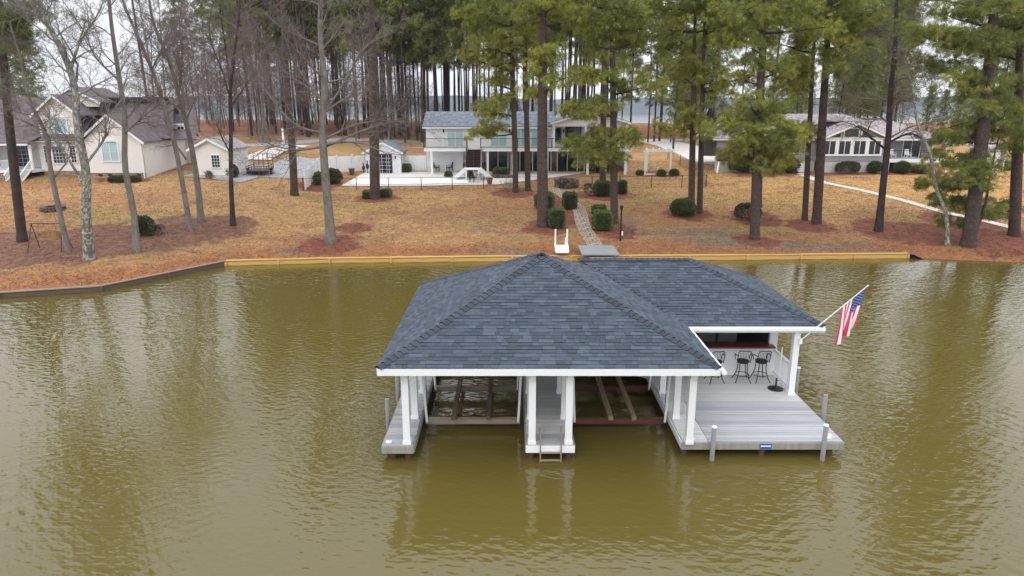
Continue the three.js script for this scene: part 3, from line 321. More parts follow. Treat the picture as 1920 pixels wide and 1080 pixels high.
function win(parent, x, y, z, w, h, o = {}) { // window or glazed door standing on (x centre, y bottom)
  const f = o.f ?? 0.09, t = 0.1, fr = [bx(x - w / 2 - f, x - w / 2, y - f, y + h + f, z, z + t), bx(x + w / 2, x + w / 2 + f, y - f, y + h + f, z, z + t), bx(x - w / 2, x + w / 2, y - f, y, z, z + t), bx(x - w / 2, x + w / 2, y + h, y + h + f, z, z + t)];
  const W = mesh(o.name ?? 'window', fr, o.frame ?? M.white, parent), n = o.sash ?? 1; if (o.curtain) mesh('curtain', [bx(x - w / 2, x + w / 2, y, y + h, z + 0.032, z + 0.04)], M.curtain, W);
  for (let i = 0; i < n; i++) { const a = x - w / 2 + w * i / n, b = x - w / 2 + w * (i + 1) / n; mesh('pane', [bx(a + 0.012, b - 0.012, y + 0.005, y + h - 0.005, z + 0.05, z + 0.06)], o.curtain ? M.sheer : M.glass, W); if (i) mesh('mullion', [bx(a - 0.03, a + 0.03, y, y + h, z + 0.045, z + t - 0.005)], o.frame ?? M.white, W); }
  const [gc, gr] = o.grid ?? [0, 0]; for (let i = 1; i < gc; i++) mesh('muntin', [box(0.025, h, 0.02, x - w / 2 + w * i / gc, y + h / 2, z + 0.07)], o.bar ?? o.frame ?? M.white, W); for (let i = 1; i < gr; i++) mesh('muntin', [box(w, 0.025, 0.02, x, y + h * i / gr, z + 0.071)], o.bar ?? o.frame ?? M.white, W);
  return W;
}
function archWin(parent, x, y, z, r, m = M.white) { const s = new THREE.Shape().absarc(0, 0, r + 0.08, 0, Math.PI), hsh = new THREE.Path().absarc(0, 0, r, 0, Math.PI); s.holes.push(hsh); const W = mesh('arch_window', [new THREE.ExtrudeGeometry(s, { depth: 0.1, bevelEnabled: false, curveSegments: 16 }).translate(x, y, z)], m, parent); mesh('pane', [new THREE.CircleGeometry(r, 20, 0, Math.PI).translate(x, y, z + 0.05)], M.glass, W); for (let i = 1; i < 5; i++) mesh('muntin', [beam(V(x, y, z + 0.06), V(x + r * Math.cos(i * Math.PI / 5), y + r * Math.sin(i * Math.PI / 5), z + 0.06), 0.025, 0.02)], m, W); return W; }
function plane4(name, pts, m, parent, th = 0.08) { // a slab with the given top outline
  const b = new Buf(), lo = pts.map((p) => p.clone().add(V(0, -th, 0))); let n = pts[1].clone().sub(pts[0]).cross(pts[2].clone().sub(pts[0])); const P = n.y < 0 ? [...pts].reverse() : pts, Q = n.y < 0 ? [...lo].reverse() : lo; b.poly(P); b.poly([...Q].reverse()); for (let i = 0; i < P.length; i++) { const j = (i + 1) % P.length; b.poly([Q[i], Q[j], P[j], P[i]]); } return mesh(name, [b.geo()], m, parent);
}
function gableRoof(parent, x0, x1, z0, z1, ye, yr, m, trim = M.white, alongX = true, ov = 0.3) { // ridge along x or z
  const xm = (x0 + x1) / 2, zm = (z0 + z1) / 2;
  if (alongX) { plane4('roof', [V(x0 - ov, ye, z1 + ov), V(x1 + ov, ye, z1 + ov), V(x1 + ov, yr, zm), V(x0 - ov, yr, zm)], m, parent); plane4('roof', [V(x0 - ov, yr, zm), V(x1 + ov, yr, zm), V(x1 + ov, ye, z0 - ov), V(x0 - ov, ye, z0 - ov)], m, parent); mesh('fascia', [bx(x0 - ov, x1 + ov, ye - 0.24, ye - 0.085, z1 + ov - 0.03, z1 + ov + 0.01)], trim, parent); }
  else { plane4('roof', [V(x0 - ov, ye, z1 + ov), V(xm, yr, z1 + ov), V(xm, yr, z0 - ov), V(x0 - ov, ye, z0 - ov)], m, parent); plane4('roof', [V(xm, yr, z1 + ov), V(x1 + ov, ye, z1 + ov), V(x1 + ov, ye, z0 - ov), V(xm, yr, z0 - ov)], m, parent);
    for (const s of [x0 - ov, x1 + ov]) mesh('rake_board', [beam(V(s, ye - 0.17, z1 + ov + 0.015), V(xm, yr - 0.17, z1 + ov + 0.015), 0.05, 0.2)], trim, parent); }
}
const roofT = (x0, x1, ye, yr) => (x) => yr - (yr - ye) * Math.abs(x - (x0 + x1) / 2) / ((x1 - x0) / 2);
function balusters(parent, a, b, h, m, step = 0.12, r = 0.012) { const L = a.distanceTo(b), n = Math.floor(L / step), R = mesh('railing', [beam(a.clone().add(V(0, h, 0)), b.clone().add(V(0, h, 0)), 0.06, 0.05), beam(a.clone().add(V(0, 0.1, 0)), b.clone().add(V(0, 0.1, 0)), 0.04, 0.04)], m, parent); for (let i = 1; i < n; i++) { const p = a.clone().lerp(b, i / n); mesh('baluster', [box(r * 2, h - 0.14, r * 2, p.x, p.y + h / 2 + 0.04, p.z)], m, R); } return R; }

// ---------------------------------------------------------------- white two-storey house with balcony
{ const h = thing('house', V(0, 2.55, -80), 'white two-storey house with slate roof, long balcony and glass doors', 'house'); const L = -9.7, R = 13.2, FL = 3.0, EH = 5.15;
  lap(L, R, FL, EH, 0, M.sidingWhite, h); lap(-7, 0, 0, EH, 0, M.sidingWhite, h, 'siding', 0.16, -Math.PI / 2, V(L, 0, -7)); mesh('wall', [bx(L, -5.6, -0.6, FL, -0.2, 0), bx(L, R, -0.6, EH, -7.2, -7), bx(R - 0.1, R, -0.6, EH, -7, -0.02), bx(-5.6, R, -0.6, 0.02, -0.2, 0), bx(-5.6, R, 2.7, FL, -0.2, 0)], M.sidingWhite, h);
  gableRoof(h, L, 4.6, -7.2, 0, EH + 0.1, 6.85, M.roofSlate, M.white, true, 0.35); mesh('gable_wall', [new THREE.ExtrudeGeometry(new THREE.Shape([new THREE.Vector2(0, EH), new THREE.Vector2(-7.2, EH), new THREE.Vector2(-3.6, 6.7)]), { depth: 0.1, bevelEnabled: false }).rotateY(-Math.PI / 2).translate(L + 0.1, 0, 0)], M.sidingWhite, h);
  // porch gable
  gableRoof(h, 4.4, 12.8, -6, 2.2, 5.75, 7.05, M.roofSlate, M.white, false, 0.25); lap(4.4, 12.8, 5.55, roofT(4.4, 12.8, 5.6, 6.85), 2.1, M.sidingWhite, h, 'gable_siding'); mesh('gable_beam', [bx(4.4, 12.8, 5.3, 5.56, 2.0, 2.15)], M.white, h);
  for (const x of [4.6, 8.1, 12.6]) mesh('porch_post', [bx(x - 0.12, x + 0.12, FL, 5.3, 1.9, 2.14)], M.white, h);
  // balcony
  mesh('balcony_floor', [bx(L, -4.95, FL - 0.05, FL, 0.05, 2.2), bx(-3.45, R, FL - 0.05, FL, 0.05, 2.2)], M.oldWood, h); mesh('balcony_fascia', [bx(L, -5.0, FL - 0.38, FL - 0.055, 2.05, 2.23), bx(-3.4, R, FL - 0.38, FL - 0.055, 2.05, 2.23)], M.white, h);
  for (const [a, b] of [[L, -4.95], [-3.45, 4.4], [4.4, 8.0], [8.2, R]]) balusters(h, V(a, FL, 2.12), V(b, FL, 2.12), 1.0, M.iron, 0.13, 0.008); for (const x of [L, -4.95, -3.45, 0.6, 4.4]) mesh('rail_post', [bx(x - 0.05, x + 0.05, FL, FL + 1.1, 2.06, 2.16)], M.iron, h);
  for (const x of [-8.9, -2.7, 0.1, 3.9, 8.4, 12.6]) mesh('column', [bx(x - 0.13, x + 0.13, -0.5, FL - 0.38, 1.9, 2.14)], M.white, h);
  for (const x of [-6.4, -1.5, 1.0, 3.1]) win(h, x, FL + 0.08, 0.01, 1.75, 2.0, { sash: 2, curtain: true, name: 'balcony_door' }); win(h, 6.9, FL + 0.05, 0.01, 1.6, 2.1, { sash: 2, frame: M.black, name: 'balcony_door' }); win(h, 9.7, FL + 0.05, 0.01, 1.5, 2.1, { sash: 2, frame: M.black, name: 'balcony_door' }); win(h, 5.2, FL + 0.6, 0.01, 0.5, 1.4, { frame: M.black });
  for (const x of [-7.7, -0.25, 5.8]) mesh('wall_lamp', [box(0.14, 0.35, 0.14, x, FL + 1.75, 0.1)], M.black, h);
  for (const [x, w] of [[-4.4, 1.9], [-1.6, 2.4], [0.9, 2.2], [3.4, 2.2], [6.3, 2.4], [9.5, 2.6]]) win(h, x, 0.1, -0.19, w - 0.2, 2.4, { sash: 2, name: 'glass_door' });
  // stair: dark flight to a landing, then white side flights
  for (let i = 0; i < 9; i++) mesh('stair_tread', [bx(-4.93, -3.47, FL - 0.22 * (i + 1), FL - 0.22 * (i + 1) + 0.05, 2.25 + i * 0.26, 2.53 + i * 0.26), bx(-4.93, -3.47, FL - 0.22 * (i + 1) - 0.17, FL - 0.22 * (i + 1), 2.26 + i * 0.26, 2.28 + i * 0.26)], M.stair, h);
  for (const x of [-5.0, -3.4]) mesh('stair_rail', [beam(V(x, FL + 0.95, 2.25), V(x, 1.9, 4.6), 0.05, 0.05), beam(V(x, FL - 0.05, 2.25), V(x, 0.95, 4.6), 0.05, 0.25)], M.iron, h);
  mesh('landing', [bx(-4.95, -3.45, 0.9, 1.05, 4.6, 5.9)], M.white, h); for (const s of [-1, 1]) { mesh('side_stringer', [beam(V(-4.2 + s * 0.72, 1.0, 5.9), V(-4.2 + s * 2.1, -0.15, 5.9), 0.1, 0.34), beam(V(-4.2 + s * 0.72, 1.0, 4.7), V(-4.2 + s * 2.1, -0.15, 4.7), 0.1, 0.34)], M.white, h); for (let i = 0; i < 5; i++) mesh('stair_tread', [box(0.28, 0.05, 1.15, -4.2 + s * (0.9 + i * 0.25), 0.85 - i * 0.21, 5.3)], M.oldWood, h); mesh('landing_post', [bx(-4.2 + s * 0.66 - 0.09, -4.2 + s * 0.66 + 0.09, -0.5, 0.9, 5.75, 5.92)], M.white, h); }
}
// furniture on its patio
function chair(pos, ry, m, label, group) { const o = thing('patio_chair', pos, label, 'chair', group); o.rotation.y = ry; mesh('seat', [box(0.55, 0.06, 0.52, 0, 0.42, 0)], m, o); mesh('backrest', [...[-0.2, -0.07, 0.07, 0.2].map((x) => beam(V(x, 0.45, -0.24), V(x, 0.98, -0.34), 0.09, 0.025)), beam(V(-0.27, 0.98, -0.34), V(0.27, 0.98, -0.34), 0.05, 0.05)], m, o); for (const [x, z] of [[-0.25, -0.23], [0.25, -0.23], [-0.25, 0.23], [0.25, 0.23]]) mesh('leg', [bx(x - 0.025, x + 0.025, 0, 0.6, z - 0.025, z + 0.025)], m, o); for (const s of [-1, 1]) mesh('armrest', [box(0.07, 0.03, 0.5, s * 0.27, 0.62, 0)], m, o); return o; }
const gp = (px, py) => onGround(px, py);
{ const at = (px, py) => { const p = gp(px, py); p.y += 0.06; return p; }; chair(at(818, 322), 0.9, M.black, 'black patio chair beside the balcony stairs, facing the table', 'black chairs under the balcony'); chair(at(843, 322), -0.9, M.black, 'black patio chair close to the stair rail under the balcony', 'black chairs under the balcony');
  const s = thing('garden_sofa', at(829, 320), 'black slatted sofa under the balcony', 'sofa'); mesh('seat', [box(1.8, 0.08, 0.6, 0, 0.42, 0)], M.black, s); mesh('backrest', range(-0.8, 0.8, 0.16).map((x) => box(0.1, 0.5, 0.03, x, 0.72, -0.28)), M.black, s); for (const x of [-0.85, 0.85]) mesh('leg', [box(0.06, 0.6, 0.55, x, 0.3, 0)], M.black, s);
  const t = thing('patio_table', at(1122, 324), 'dark patio table with chairs below the porch', 'table'); mesh('top', [new THREE.CylinderGeometry(0.7, 0.7, 0.04, 28).translate(0, 0.72, 0)], M.black, t); mesh('leg', [rod(V(0, 0, 0), V(0, 0.7, 0), 0.05)], M.black, t); mesh('base', [rod(V(0, 0, 0), V(0, 0.04, 0), 0.3, 0.3, 20)], M.black, t); [[1107, 324, 1.5], [1136, 324, -1.5], [1118, 321, 0.2]].forEach(([x, y, r], i) => chair(at(x, y), r, M.black, ['dark chair at the stairs side of the porch table', 'dark chair on the pergola side of the porch table', 'dark chair behind the porch table'][i], 'chairs round the porch table'));
  const b = thing('bistro_table', at(899, 342), 'small iron bistro table at the pool corner', 'table'); mesh('top', [new THREE.CylinderGeometry(0.45, 0.45, 0.03, 24).translate(0, 0.72, 0)], M.iron, b); for (let i = 0; i < 3; i++) mesh('leg', [rod(V(0.05 * Math.cos(i * 2.1), 0.7, 0.05 * Math.sin(i * 2.1)), V(0.35 * Math.cos(i * 2.1), 0, 0.35 * Math.sin(i * 2.1)), 0.02)], M.iron, b); chair(at(885, 342), 1.4, M.iron, 'iron chair next to the small bistro table', 'iron chairs by the pool'); 
  for (const [px, py, lab, r] of [[918, 346, 'brown clay pot beside the bistro table', 0.35], [660, 328, 'low dark planter bowl beside the pool house', 0.35]]) { const o = thing('plant_pot', at(px, py), lab, 'pot'); mesh('pot', new THREE.LatheGeometry([[0, 0], [0.22, 0], [0.33, 0.5], [0.36, 0.5], [0.36, 0.55], [0.3, 0.55], [0.28, 0.45], [0, 0.42]].map((q) => new THREE.Vector2(q[0] * r / 0.35, q[1] * 1.1)), 24), px > 800 ? mat([150, 96, 76]) : M.stone, o); mesh('rim', new THREE.TorusGeometry(r, 0.03, 6, 24).rotateX(Math.PI / 2).translate(0, 0.6, 0), px > 800 ? mat([150, 96, 76]) : M.stone, o); }
  const g = thing('garden_statue', at(686, 326), 'small dark heron pair statue by the white pool house', 'statue'); for (const s of [-1, 1]) { mesh('bird', new THREE.LatheGeometry([[0, 0], [0.05, 0.02], [0.04, 0.4], [0.16, 0.6], [0.18, 0.85], [0.07, 1.05], [0.06, 1.25], [0.09, 1.33], [0, 1.4]].map((q) => new THREE.Vector2(q[0], q[1] * (s > 0 ? 1 : 0.8))), 14).translate(s * 0.22, 0, 0), M.black, g); } }
// pool house
{ const p = gp(720, 325), h = thing('pool_house', V(p.x, p.y, p.z), 'small white gabled pool house with black French doors', 'pool house'); lap(-2.0, 1.95, 0, roofT(-2.0, 1.95, 2.3, 3.35), 0, M.sidingWhite, h); lap(-3.6, 0, 0, 2.3, 0, M.sidingWhite, h, 'siding', 0.16, Math.PI / 2, V(1.95, 0, -3.6)); mesh('wall', [bx(-2, 1.9, -0.5, 2.3, -3.7, -0.02)], M.sidingWhite, h); gableRoof(h, -2, 1.95, -3.7, 0, 2.35, 3.5, M.roofSlate, M.white, false, 0.28); win(h, 0.1, 0.05, 0.02, 1.55, 2.0, { sash: 2, frame: M.black, bar: M.white, grid: [6, 5], name: 'french_door' }); mesh('wall_lamp', [box(0.12, 0.3, 0.12, 1.35, 1.75, 0.1)], M.black, h); }
// beige house
{ const h = thing('house', V(0, 3.2, -68), 'beige sided house with steep brown roofs, arched windows and white porch', 'house'); const X = (px) => (px - 960) / 19.25, Y = (py) => atDepth(960, py, 68).y - 3.2; 
  const gx0 = X(163), gx1 = X(275), peak = Y(213), ev = Y(268), by = Y(324);
  lap(gx0, gx1, by, roofT(gx0, gx1, ev, peak - 0.15), 0, M.siding, h, 'siding', 0.19); mesh('foundation', [bx(gx0, gx1, -1, by, -0.3, 0.02), bx(X(72), gx0, -1, by + 0.1, -1.5, -0.95)], M.brick, h); for (const x of [X(190), X(208), X(262)]) mesh('vent', [box(0.4, 0.18, 0.05, x, by - 0.2, 0.03)], M.black, h);
  gableRoof(h, gx0, gx1, -9, 0, ev + 0.1, peak, M.roofBrown, M.white, false, 0.35);
  win(h, X(215), Y(302), 0.02, 1.5, 1.75, { sash: 2, grid: [2, 2], curtain: true }); archWin(h, X(219), Y(270) + 0.08, 0.02, 0.42);
  for (const x of [gx0 + 0.12, gx1 - 0.1]) mesh('downspout', [bx(x - 0.05, x + 0.05, -0.3, ev, 0.06, 0.14)], M.white, h);
  // side wall with the garage beyond
  lap(-9, 0, by - 0.4, ev, 0, M.siding, h, 'siding', 0.19, Math.PI / 2, V(gx1, 0, -9)); mesh('side_foundation', [bx(gx1 - 0.05, gx1 + 0.02, -1.2, by - 0.4, -9, -0.02)], M.block, h); mesh('garage_wall', [bx(gx1, gx1 + 2.9, -1.2, ev, -9.2, -9)], M.siding, h); mesh('garage_door', [bx(gx1 + 0.5, gx1 + 2.7, -1.0, 1.7, -9, -8.95)], M.white, h);
  plane4('roof', [V(gx1 - 1.5, ev + 0.15, -0.5 - 4), V(gx1 + 3.3, ev + 0.15, -4.5), V(gx1 + 1.5, ev + 3.0, -9.2), V(gx1 - 6, ev + 3.0, -9.2)], M.roofBrown, h); lap(X(262), X(303), ev + 0.2, ev + 1.5, -6.2, M.siding, h, 'dormer_siding', 0.19); win(h, X(295), ev + 0.4, -6.18, 0.7, 0.95, { grid: [2, 3] }); mesh('dormer_trim', [bx(X(255), X(304), ev + 1.5, ev + 1.65, -6.5, -6.0)], M.white, h);
  // middle wall and upper gable
  const ux0 = X(70), ux1 = X(145); lap(ux0, gx0, by, Y(262), -1.0, M.siding, h, 'siding', 0.19); lap(ux0, ux1, Y(262), roofT(ux0 - 0.4, ux1 + 0.2, Y(217), Y(180)), -1.6, M.siding, h, 'gable_siding', 0.19); gableRoof(h, ux0, ux1, -8, -1.6, Y(218) + 0.1, Y(176), M.roofBrown, M.white, false, 0.45);
  plane4('roof', [V(ux0 - 0.4, Y(264), -0.6), V(gx0 + 0.1, Y(264), -0.6), V(gx0 + 0.1, Y(256), -1.62), V(ux0 - 0.4, Y(256), -1.62)], M.roofBrown, h); mesh('eave_board', [bx(ux0 - 0.4, gx0, Y(267), Y(264) - 0.085, -0.66, -0.6)], M.white, h);
  win(h, X(109), Y(251), -1.58, 1.45, 1.35, { sash: 2, grid: [4, 2], curtain: true }); archWin(h, X(108), Y(223) + 0.03, -1.58, 0.66); win(h, X(107), Y(307), -0.98, 1.2, 1.6, { grid: [4, 5] }); win(h, X(84), Y(306), -0.98, 0.42, 1.6, { grid: [2, 5] }); win(h, X(134), Y(306), -0.98, 0.5, 1.6, { grid: [2, 5] });
  // big main roof
  const rg = Y(180); plane4('roof', [V(X(-220), Y(262) + 0.2, -1.2), V(X(150), Y(262) + 0.2, -1.2), V(X(150), rg, -6.5), V(X(-220), rg, -6.5)], M.roofBrown, h); plane4('roof', [V(X(130), Y(255), -3), V(X(300), Y(262), -3.6), V(X(272), rg, -8), V(X(130), rg, -8)], M.roofBrown, h); plane4('roof', [V(X(-220), rg, -6.5), V(X(272), rg, -6.5), V(X(272), Y(265), -13), V(X(-220), Y(265), -13)], M.roofBrown, h); gableRoof(h, X(62), X(160), -10, -4.2, Y(190), Y(160), M.roofBrown, M.white, false, 0.3); lap(X(62), X(160), Y(200), roofT(X(62), X(160), Y(190), Y(163)), -4.3, M.siding, h, 'gable_siding', 0.19);
  // porch
  mesh('porch_floor', [bx(X(-200), X(72), Y(318) - 0.25, Y(318), -2.6, 0.6)], M.white, h); mesh('porch_foundation', [bx(X(-200), X(38), -1.2, Y(318) - 0.26, 0.3, 0.55)], M.brick, h); mesh('wall', [bx(X(-200), ux0, by, Y(262) + 0.1, -2.8, -2.6)], M.siding, h); plane4('roof', [V(X(-220), Y(267), 0.9), V(X(74), Y(267), 0.9), V(X(74), Y(256), -1.3), V(X(-220), Y(256), -1.3)], M.roofBrown, h); mesh('fascia', [bx(X(-220), X(74), Y(272), Y(267) - 0.085, 0.84, 0.9)], M.white, h);
  for (const x of [X(-60), X(-8), X(42), X(71)]) mesh('porch_column', [bx(x - 0.11, x + 0.11, Y(318), Y(271), 0.3, 0.52)], M.white, h); balusters(h, V(X(-60), Y(318), 0.42), V(X(-8), Y(318), 0.42), 0.9, M.white, 0.13, 0.02); balusters(h, V(X(-8), Y(318), 0.42), V(X(42), Y(318), 0.42), 0.9, M.white, 0.13, 0.02);
  for (let i = 0; i < 6; i++) mesh('step', [bx(X(44), X(70), Y(318) - 0.19 * (i + 1), Y(318) - 0.19 * i - 0.02, 0.62 + i * 0.28, 0.92 + i * 0.28)], M.oldWood, h); for (const x of [X(42), X(71)]) { mesh('stair_rail', [beam(V(x, Y(318) + 0.9, 0.6), V(x, Y(318) - 0.35, 2.4), 0.08, 0.1), beam(V(x, Y(318) + 0.1, 0.6), V(x, Y(318) - 1.05, 2.4), 0.08, 0.1), ...range(0.1, 0.9, 0.1).map((t) => box(0.04, 0.85, 0.04, x, Y(318) + 0.5 - t * 1.2, 0.6 + 1.8 * t))], M.white, h); }
  for (const [x, w] of [[X(20), 1.4], [X(60), 0.9], [X(-40), 1.2]]) win(h, x, Y(318) + 0.1, -2.58, w, 2.0, { grid: [3, 5] });
}
// beige garage
{ const p = gp(398, 334), h = thing('garage', V(p.x, p.y, p.z), 'small beige sided garage with brown-grey gable roof', 'garage'); const s = -p.z / 66; lap(-1.75 * s, 1.75 * s, 0.3, roofT(-1.75 * s, 1.75 * s, 2.75, 3.75), 0, M.siding, h, 'siding', 0.19); lap(-5, 0, 0.3, 2.75, 0, M.siding, h, 'siding', 0.19, Math.PI / 2, V(1.75 * s, 0, -5)); mesh('foundation', [bx(-1.75 * s, 1.75 * s, -0.6, 0.3, -5, 0.01)], M.block, h); gableRoof(h, -1.75 * s, 1.75 * s, -5, 0, 2.8, 3.9, M.roofGrey, M.white, false, 0.3); win(h, 0.55, 1.05, 0.02, 0.75, 1.15, { grid: [3, 4] }); mesh('back_wall', [bx(-1.7 * s, 1.7 * s, 0, 2.75, -5.1, -5)], M.siding, h); }
// utility trailer
{ const p = gp(482, 331), o = thing('utility_trailer', p, 'dark open utility trailer with tall mesh ramp on the driveway', 'trailer'); o.rotation.y = 0.1; mesh('bed', [box(2.0, 0.1, 3.0, 0, 0.55, -1.5)], M.darkWood, o); mesh('side_rail', [...[0.75, 1.0].flatMap((y) => [box(0.05, 0.05, 3, -1, y, -1.5), box(0.05, 0.05, 3, 1, y, -1.5), box(2, 0.05, 0.05, 0, y, -3)]), ...[-1, 1].flatMap((s) => [0, -1, -2, -3].map((z) => box(0.05, 0.5, 0.05, s, 0.8, z)))], M.rust, o); mesh('ramp', [...range(-0.95, 0.95, 0.475).map((x) => box(0.05, 1.5, 0.05, x, 1.3, -3)), box(2, 0.05, 0.05, 0, 2.05, -3), box(2, 0.05, 0.05, 0, 1.35, -3)], M.rust, o); for (const s of [-1, 1]) { const w = mesh('wheel', [new THREE.CylinderGeometry(0.34, 0.34, 0.2, 20).rotateZ(Math.PI / 2).translate(s * 1.15, 0.34, -1.4)], M.black, o); mesh('rim', [new THREE.CylinderGeometry(0.18, 0.18, 0.21, 16).rotateZ(Math.PI / 2).translate(s * 1.152, 0.34, -1.4)], M.steel, w); mesh('fender', [box(0.26, 0.05, 0.95, s * 1.15, 0.74, -1.4)], M.rust, o); } }
// grey house
{ const h = thing('house', V(0, 2.75, -78), 'grey sided house with large triangular gable windows and a deck', 'house'); const X = (px) => (px - 960) * 0.0597, Y = (py) => atDepth(960, py, 78).y - 2.75; const x0 = X(1532), x1 = X(1655), ev = Y(260), pk = Y(231), fd = Y(303);
  mesh('wall', [bx(x0, x1, fd, Y(290), -0.2, 0), bx(X(1345), x0, fd, ev, -1.4, -1.2), bx(x1, X(1762), fd, ev, -2.7, -2.5), bx(X(1345), X(1762), fd, ev, -9, -8.8), bx(X(1760), X(1762), fd, ev, -8.8, -2.6), bx(x0, x1, Y(264), ev + 0.02, -0.2, 0)], M.sidingGrey, h); mesh('gable_wall', [new THREE.ExtrudeGeometry(new THREE.Shape([new THREE.Vector2(x0, ev), new THREE.Vector2(x1, ev), new THREE.Vector2((x0 + x1) / 2, pk - 0.1)]), { depth: 0.1, bevelEnabled: false }).translate(0, 0, -0.15)], M.sidingGrey, h); mesh('foundation', [bx(x0, x1, -0.8, fd, -0.3, -0.04), bx(X(1345), x0, -0.8, fd, -1.6, -1.25)], M.block, h);
  gableRoof(h, x0, x1, -9, 0, ev + 0.05, pk + 0.1, M.roofGrey, M.white, false, 0.4); for (let i = 0; i < 4; i++) win(h, X(1541) + 0.35 + i * 1.66, Y(289), 0.01, 1.25, 1.42, { f: 0.2, sash: 2 });
  const tri = (a, b, c, d) => { const s = new THREE.Shape([a, b, c, d].filter(Boolean).map((q) => new THREE.Vector2(...q))); const W = mesh('gable_window', [new THREE.ExtrudeGeometry(s, { depth: 0.04, bevelEnabled: false }).translate(0, 0, 0.0)], M.white, h); const s2 = new THREE.Shape(s.getPoints().map((q) => { const c0 = s.getPoints().reduce((m, r) => m.add(r), new THREE.Vector2()).divideScalar(s.getPoints().length); return q.clone().lerp(c0, 0.16); })); mesh('pane', [new THREE.ExtrudeGeometry(s2, { depth: 0.02, bevelEnabled: false }).translate(0, 0, 0.04)], M.glass, W); };
  const g0 = ev + 0.12; tri([X(1570), g0], [X(1600), g0], [X(1600), Y(240)], [X(1570), Y(240)]); tri([X(1541), g0], [X(1567), g0], [X(1567), Y(245)]); tri([X(1603), g0], [X(1636), g0], [X(1603), Y(242)]); mesh('band_board', [bx(x0, x1, ev - 0.02, ev + 0.1, 0, 0.06)], M.white, h); for (const x of [x0, x1]) mesh('corner_board', [bx(x - 0.08, x + 0.08, fd, ev, -0.1, 0.05)], M.white, h);
  const ze = 0.3, zr = -4.6; plane4('roof', [V(X(1335), ev, -0.9), V(x0 + 1.5, ev, -0.9), V(x0 + 1.5, Y(214), zr), V(X(1400), Y(214), zr)], M.roofGrey, h); plane4('roof', [V(X(1545), Y(214), zr), V(X(1600), Y(214), zr), V(X(1640), Y(228), zr + 1), V(X(1545), Y(228), zr + 1)], M.roofGrey, h); plane4('roof', [V(x1 - 1.5, ev, -0.6), V(X(1775), ev, -0.6), V(X(1690), Y(226), zr), V(X(1600), Y(226), zr)], M.roofGrey, h); plane4('roof', [V(X(1775), ev, -0.6), V(X(1775), ev, -9.2), V(X(1690), Y(226), zr)], M.roofGrey, h); plane4('roof', [V(X(1400), Y(214), zr), V(X(1690), Y(224), zr), V(X(1775), ev, -9.2), V(X(1335), ev, -9.2)], M.roofGrey, h); plane4('roof', [V(X(1335), ev, -0.9), V(X(1400), Y(214), zr), V(X(1335), ev, -9.2)], M.roofGrey, h); mesh('fascia', [bx(X(1335), x0 - 0.4, ev - 0.22, ev - 0.085, -0.95, -0.88), bx(x1 + 0.4, X(1775), ev - 0.22, ev - 0.085, -0.62, -0.56)], M.white, h);
  for (const x of [X(1400), X(1440), X(1490)]) win(h, x, Y(288), -1.19, 1.2, 1.4, { sash: 2 }); win(h, X(1722), Y(297), -2.49, 1.9, 2.0, { sash: 2, name: 'sliding_door' }); win(h, X(1672), Y(288), -2.49, 0.9, 1.4, { curtain: true });
  mesh('deck_floor', [bx(x1 + 0.1, X(1770), Y(301), Y(298), -2.45, 0.4)], M.white, h); mesh('deck_fascia', [bx(x1 + 0.1, X(1770), Y(302) - 0.12, Y(301) - 0.002, 0.32, 0.4)], M.white, h); balusters(h, V(x1 + 0.15, Y(298), 0.34), V(X(1768), Y(298), 0.34), 0.95, M.iron, 0.13, 0.008); for (const x of [x1 + 0.2, X(1712), X(1766)]) mesh('deck_post', [bx(x - 0.06, x + 0.06, -0.8, Y(302) - 0.13, 0.2, 0.32)], M.white, h); mesh('porch_post', [bx(X(1762), X(1764), Y(298), ev - 0.1, 0.1, 0.24)], M.white, h);
  for (let i = 0; i < 6; i++) mesh('step', [bx(X(1488), X(1508), 0.1 + i * 0.2, 0.15 + i * 0.2, 0.9 - i * 0.28, 1.2 - i * 0.28)], M.white, h); mesh('ramp_rail', [beam(V(X(1347), 1.15, -0.5), V(X(1336), 0.1, 1.3), 0.1, 0.3)], M.white, h); mesh('deck_wall', [bx(X(1345), X(1368), fd, Y(287), -0.5, -0.4)], M.iron, h);
  const dy = 2.75 + Y(298); for (const [px, l] of [[1671, 'white rocking chair near the gable on the grey house deck'], [1700, 'white rocking chair beside the sliding door of the grey house']]) { const c = chair(V(X(px), dy, -78.6), 0.1, M.white, l, 'white rocking chairs'); c.name = numbered('rocking_chair'); for (const s of [-1, 1]) mesh('rocker', tube([V(s * 0.25, 0.1, -0.5), V(s * 0.25, 0.02, 0), V(s * 0.25, 0.1, 0.45)], 0.025, 6, 10), M.white, c); }
  const t = thing('deck_table', V(X(1735), dy, -78.9), 'dark metal table on the grey house deck', 'table'); mesh('top', [box(1.6, 0.04, 0.8, 0, 0.7, 0)], M.iron, t); for (const [x, z] of [[-0.7, -0.3], [0.7, -0.3], [-0.7, 0.3], [0.7, 0.3]]) mesh('leg', [bx(x - 0.03, x + 0.03, 0, 0.68, z - 0.03, z + 0.03)], M.iron, t); }
{ const p = gp(1862, 320), h = thing('shed', p, 'small pale shed with grey flat-pitched roof and white door', 'shed'); mesh('wall', [bx(-1.1, 1.1, -0.5, 2.3, -3, 0)], M.sidingGrey, h); mesh('door', [bx(-1.0, 0.5, 0.05, 2.1, 0.003, 0.05)], M.white, h); mesh('corner_board', [bx(1.02, 1.12, -0.4, 2.3, 0.003, 0.06)], M.white, h); plane4('roof', [V(-2.6, 2.4, 0.4), V(1.5, 2.4, 0.4), V(1.5, 3.1, -3.4), V(-2.6, 3.1, -3.4)], M.roofGrey, h); mesh('fascia', [bx(-2.6, 1.5, 2.18, 2.315, 0.36, 0.42)], M.white, h); }
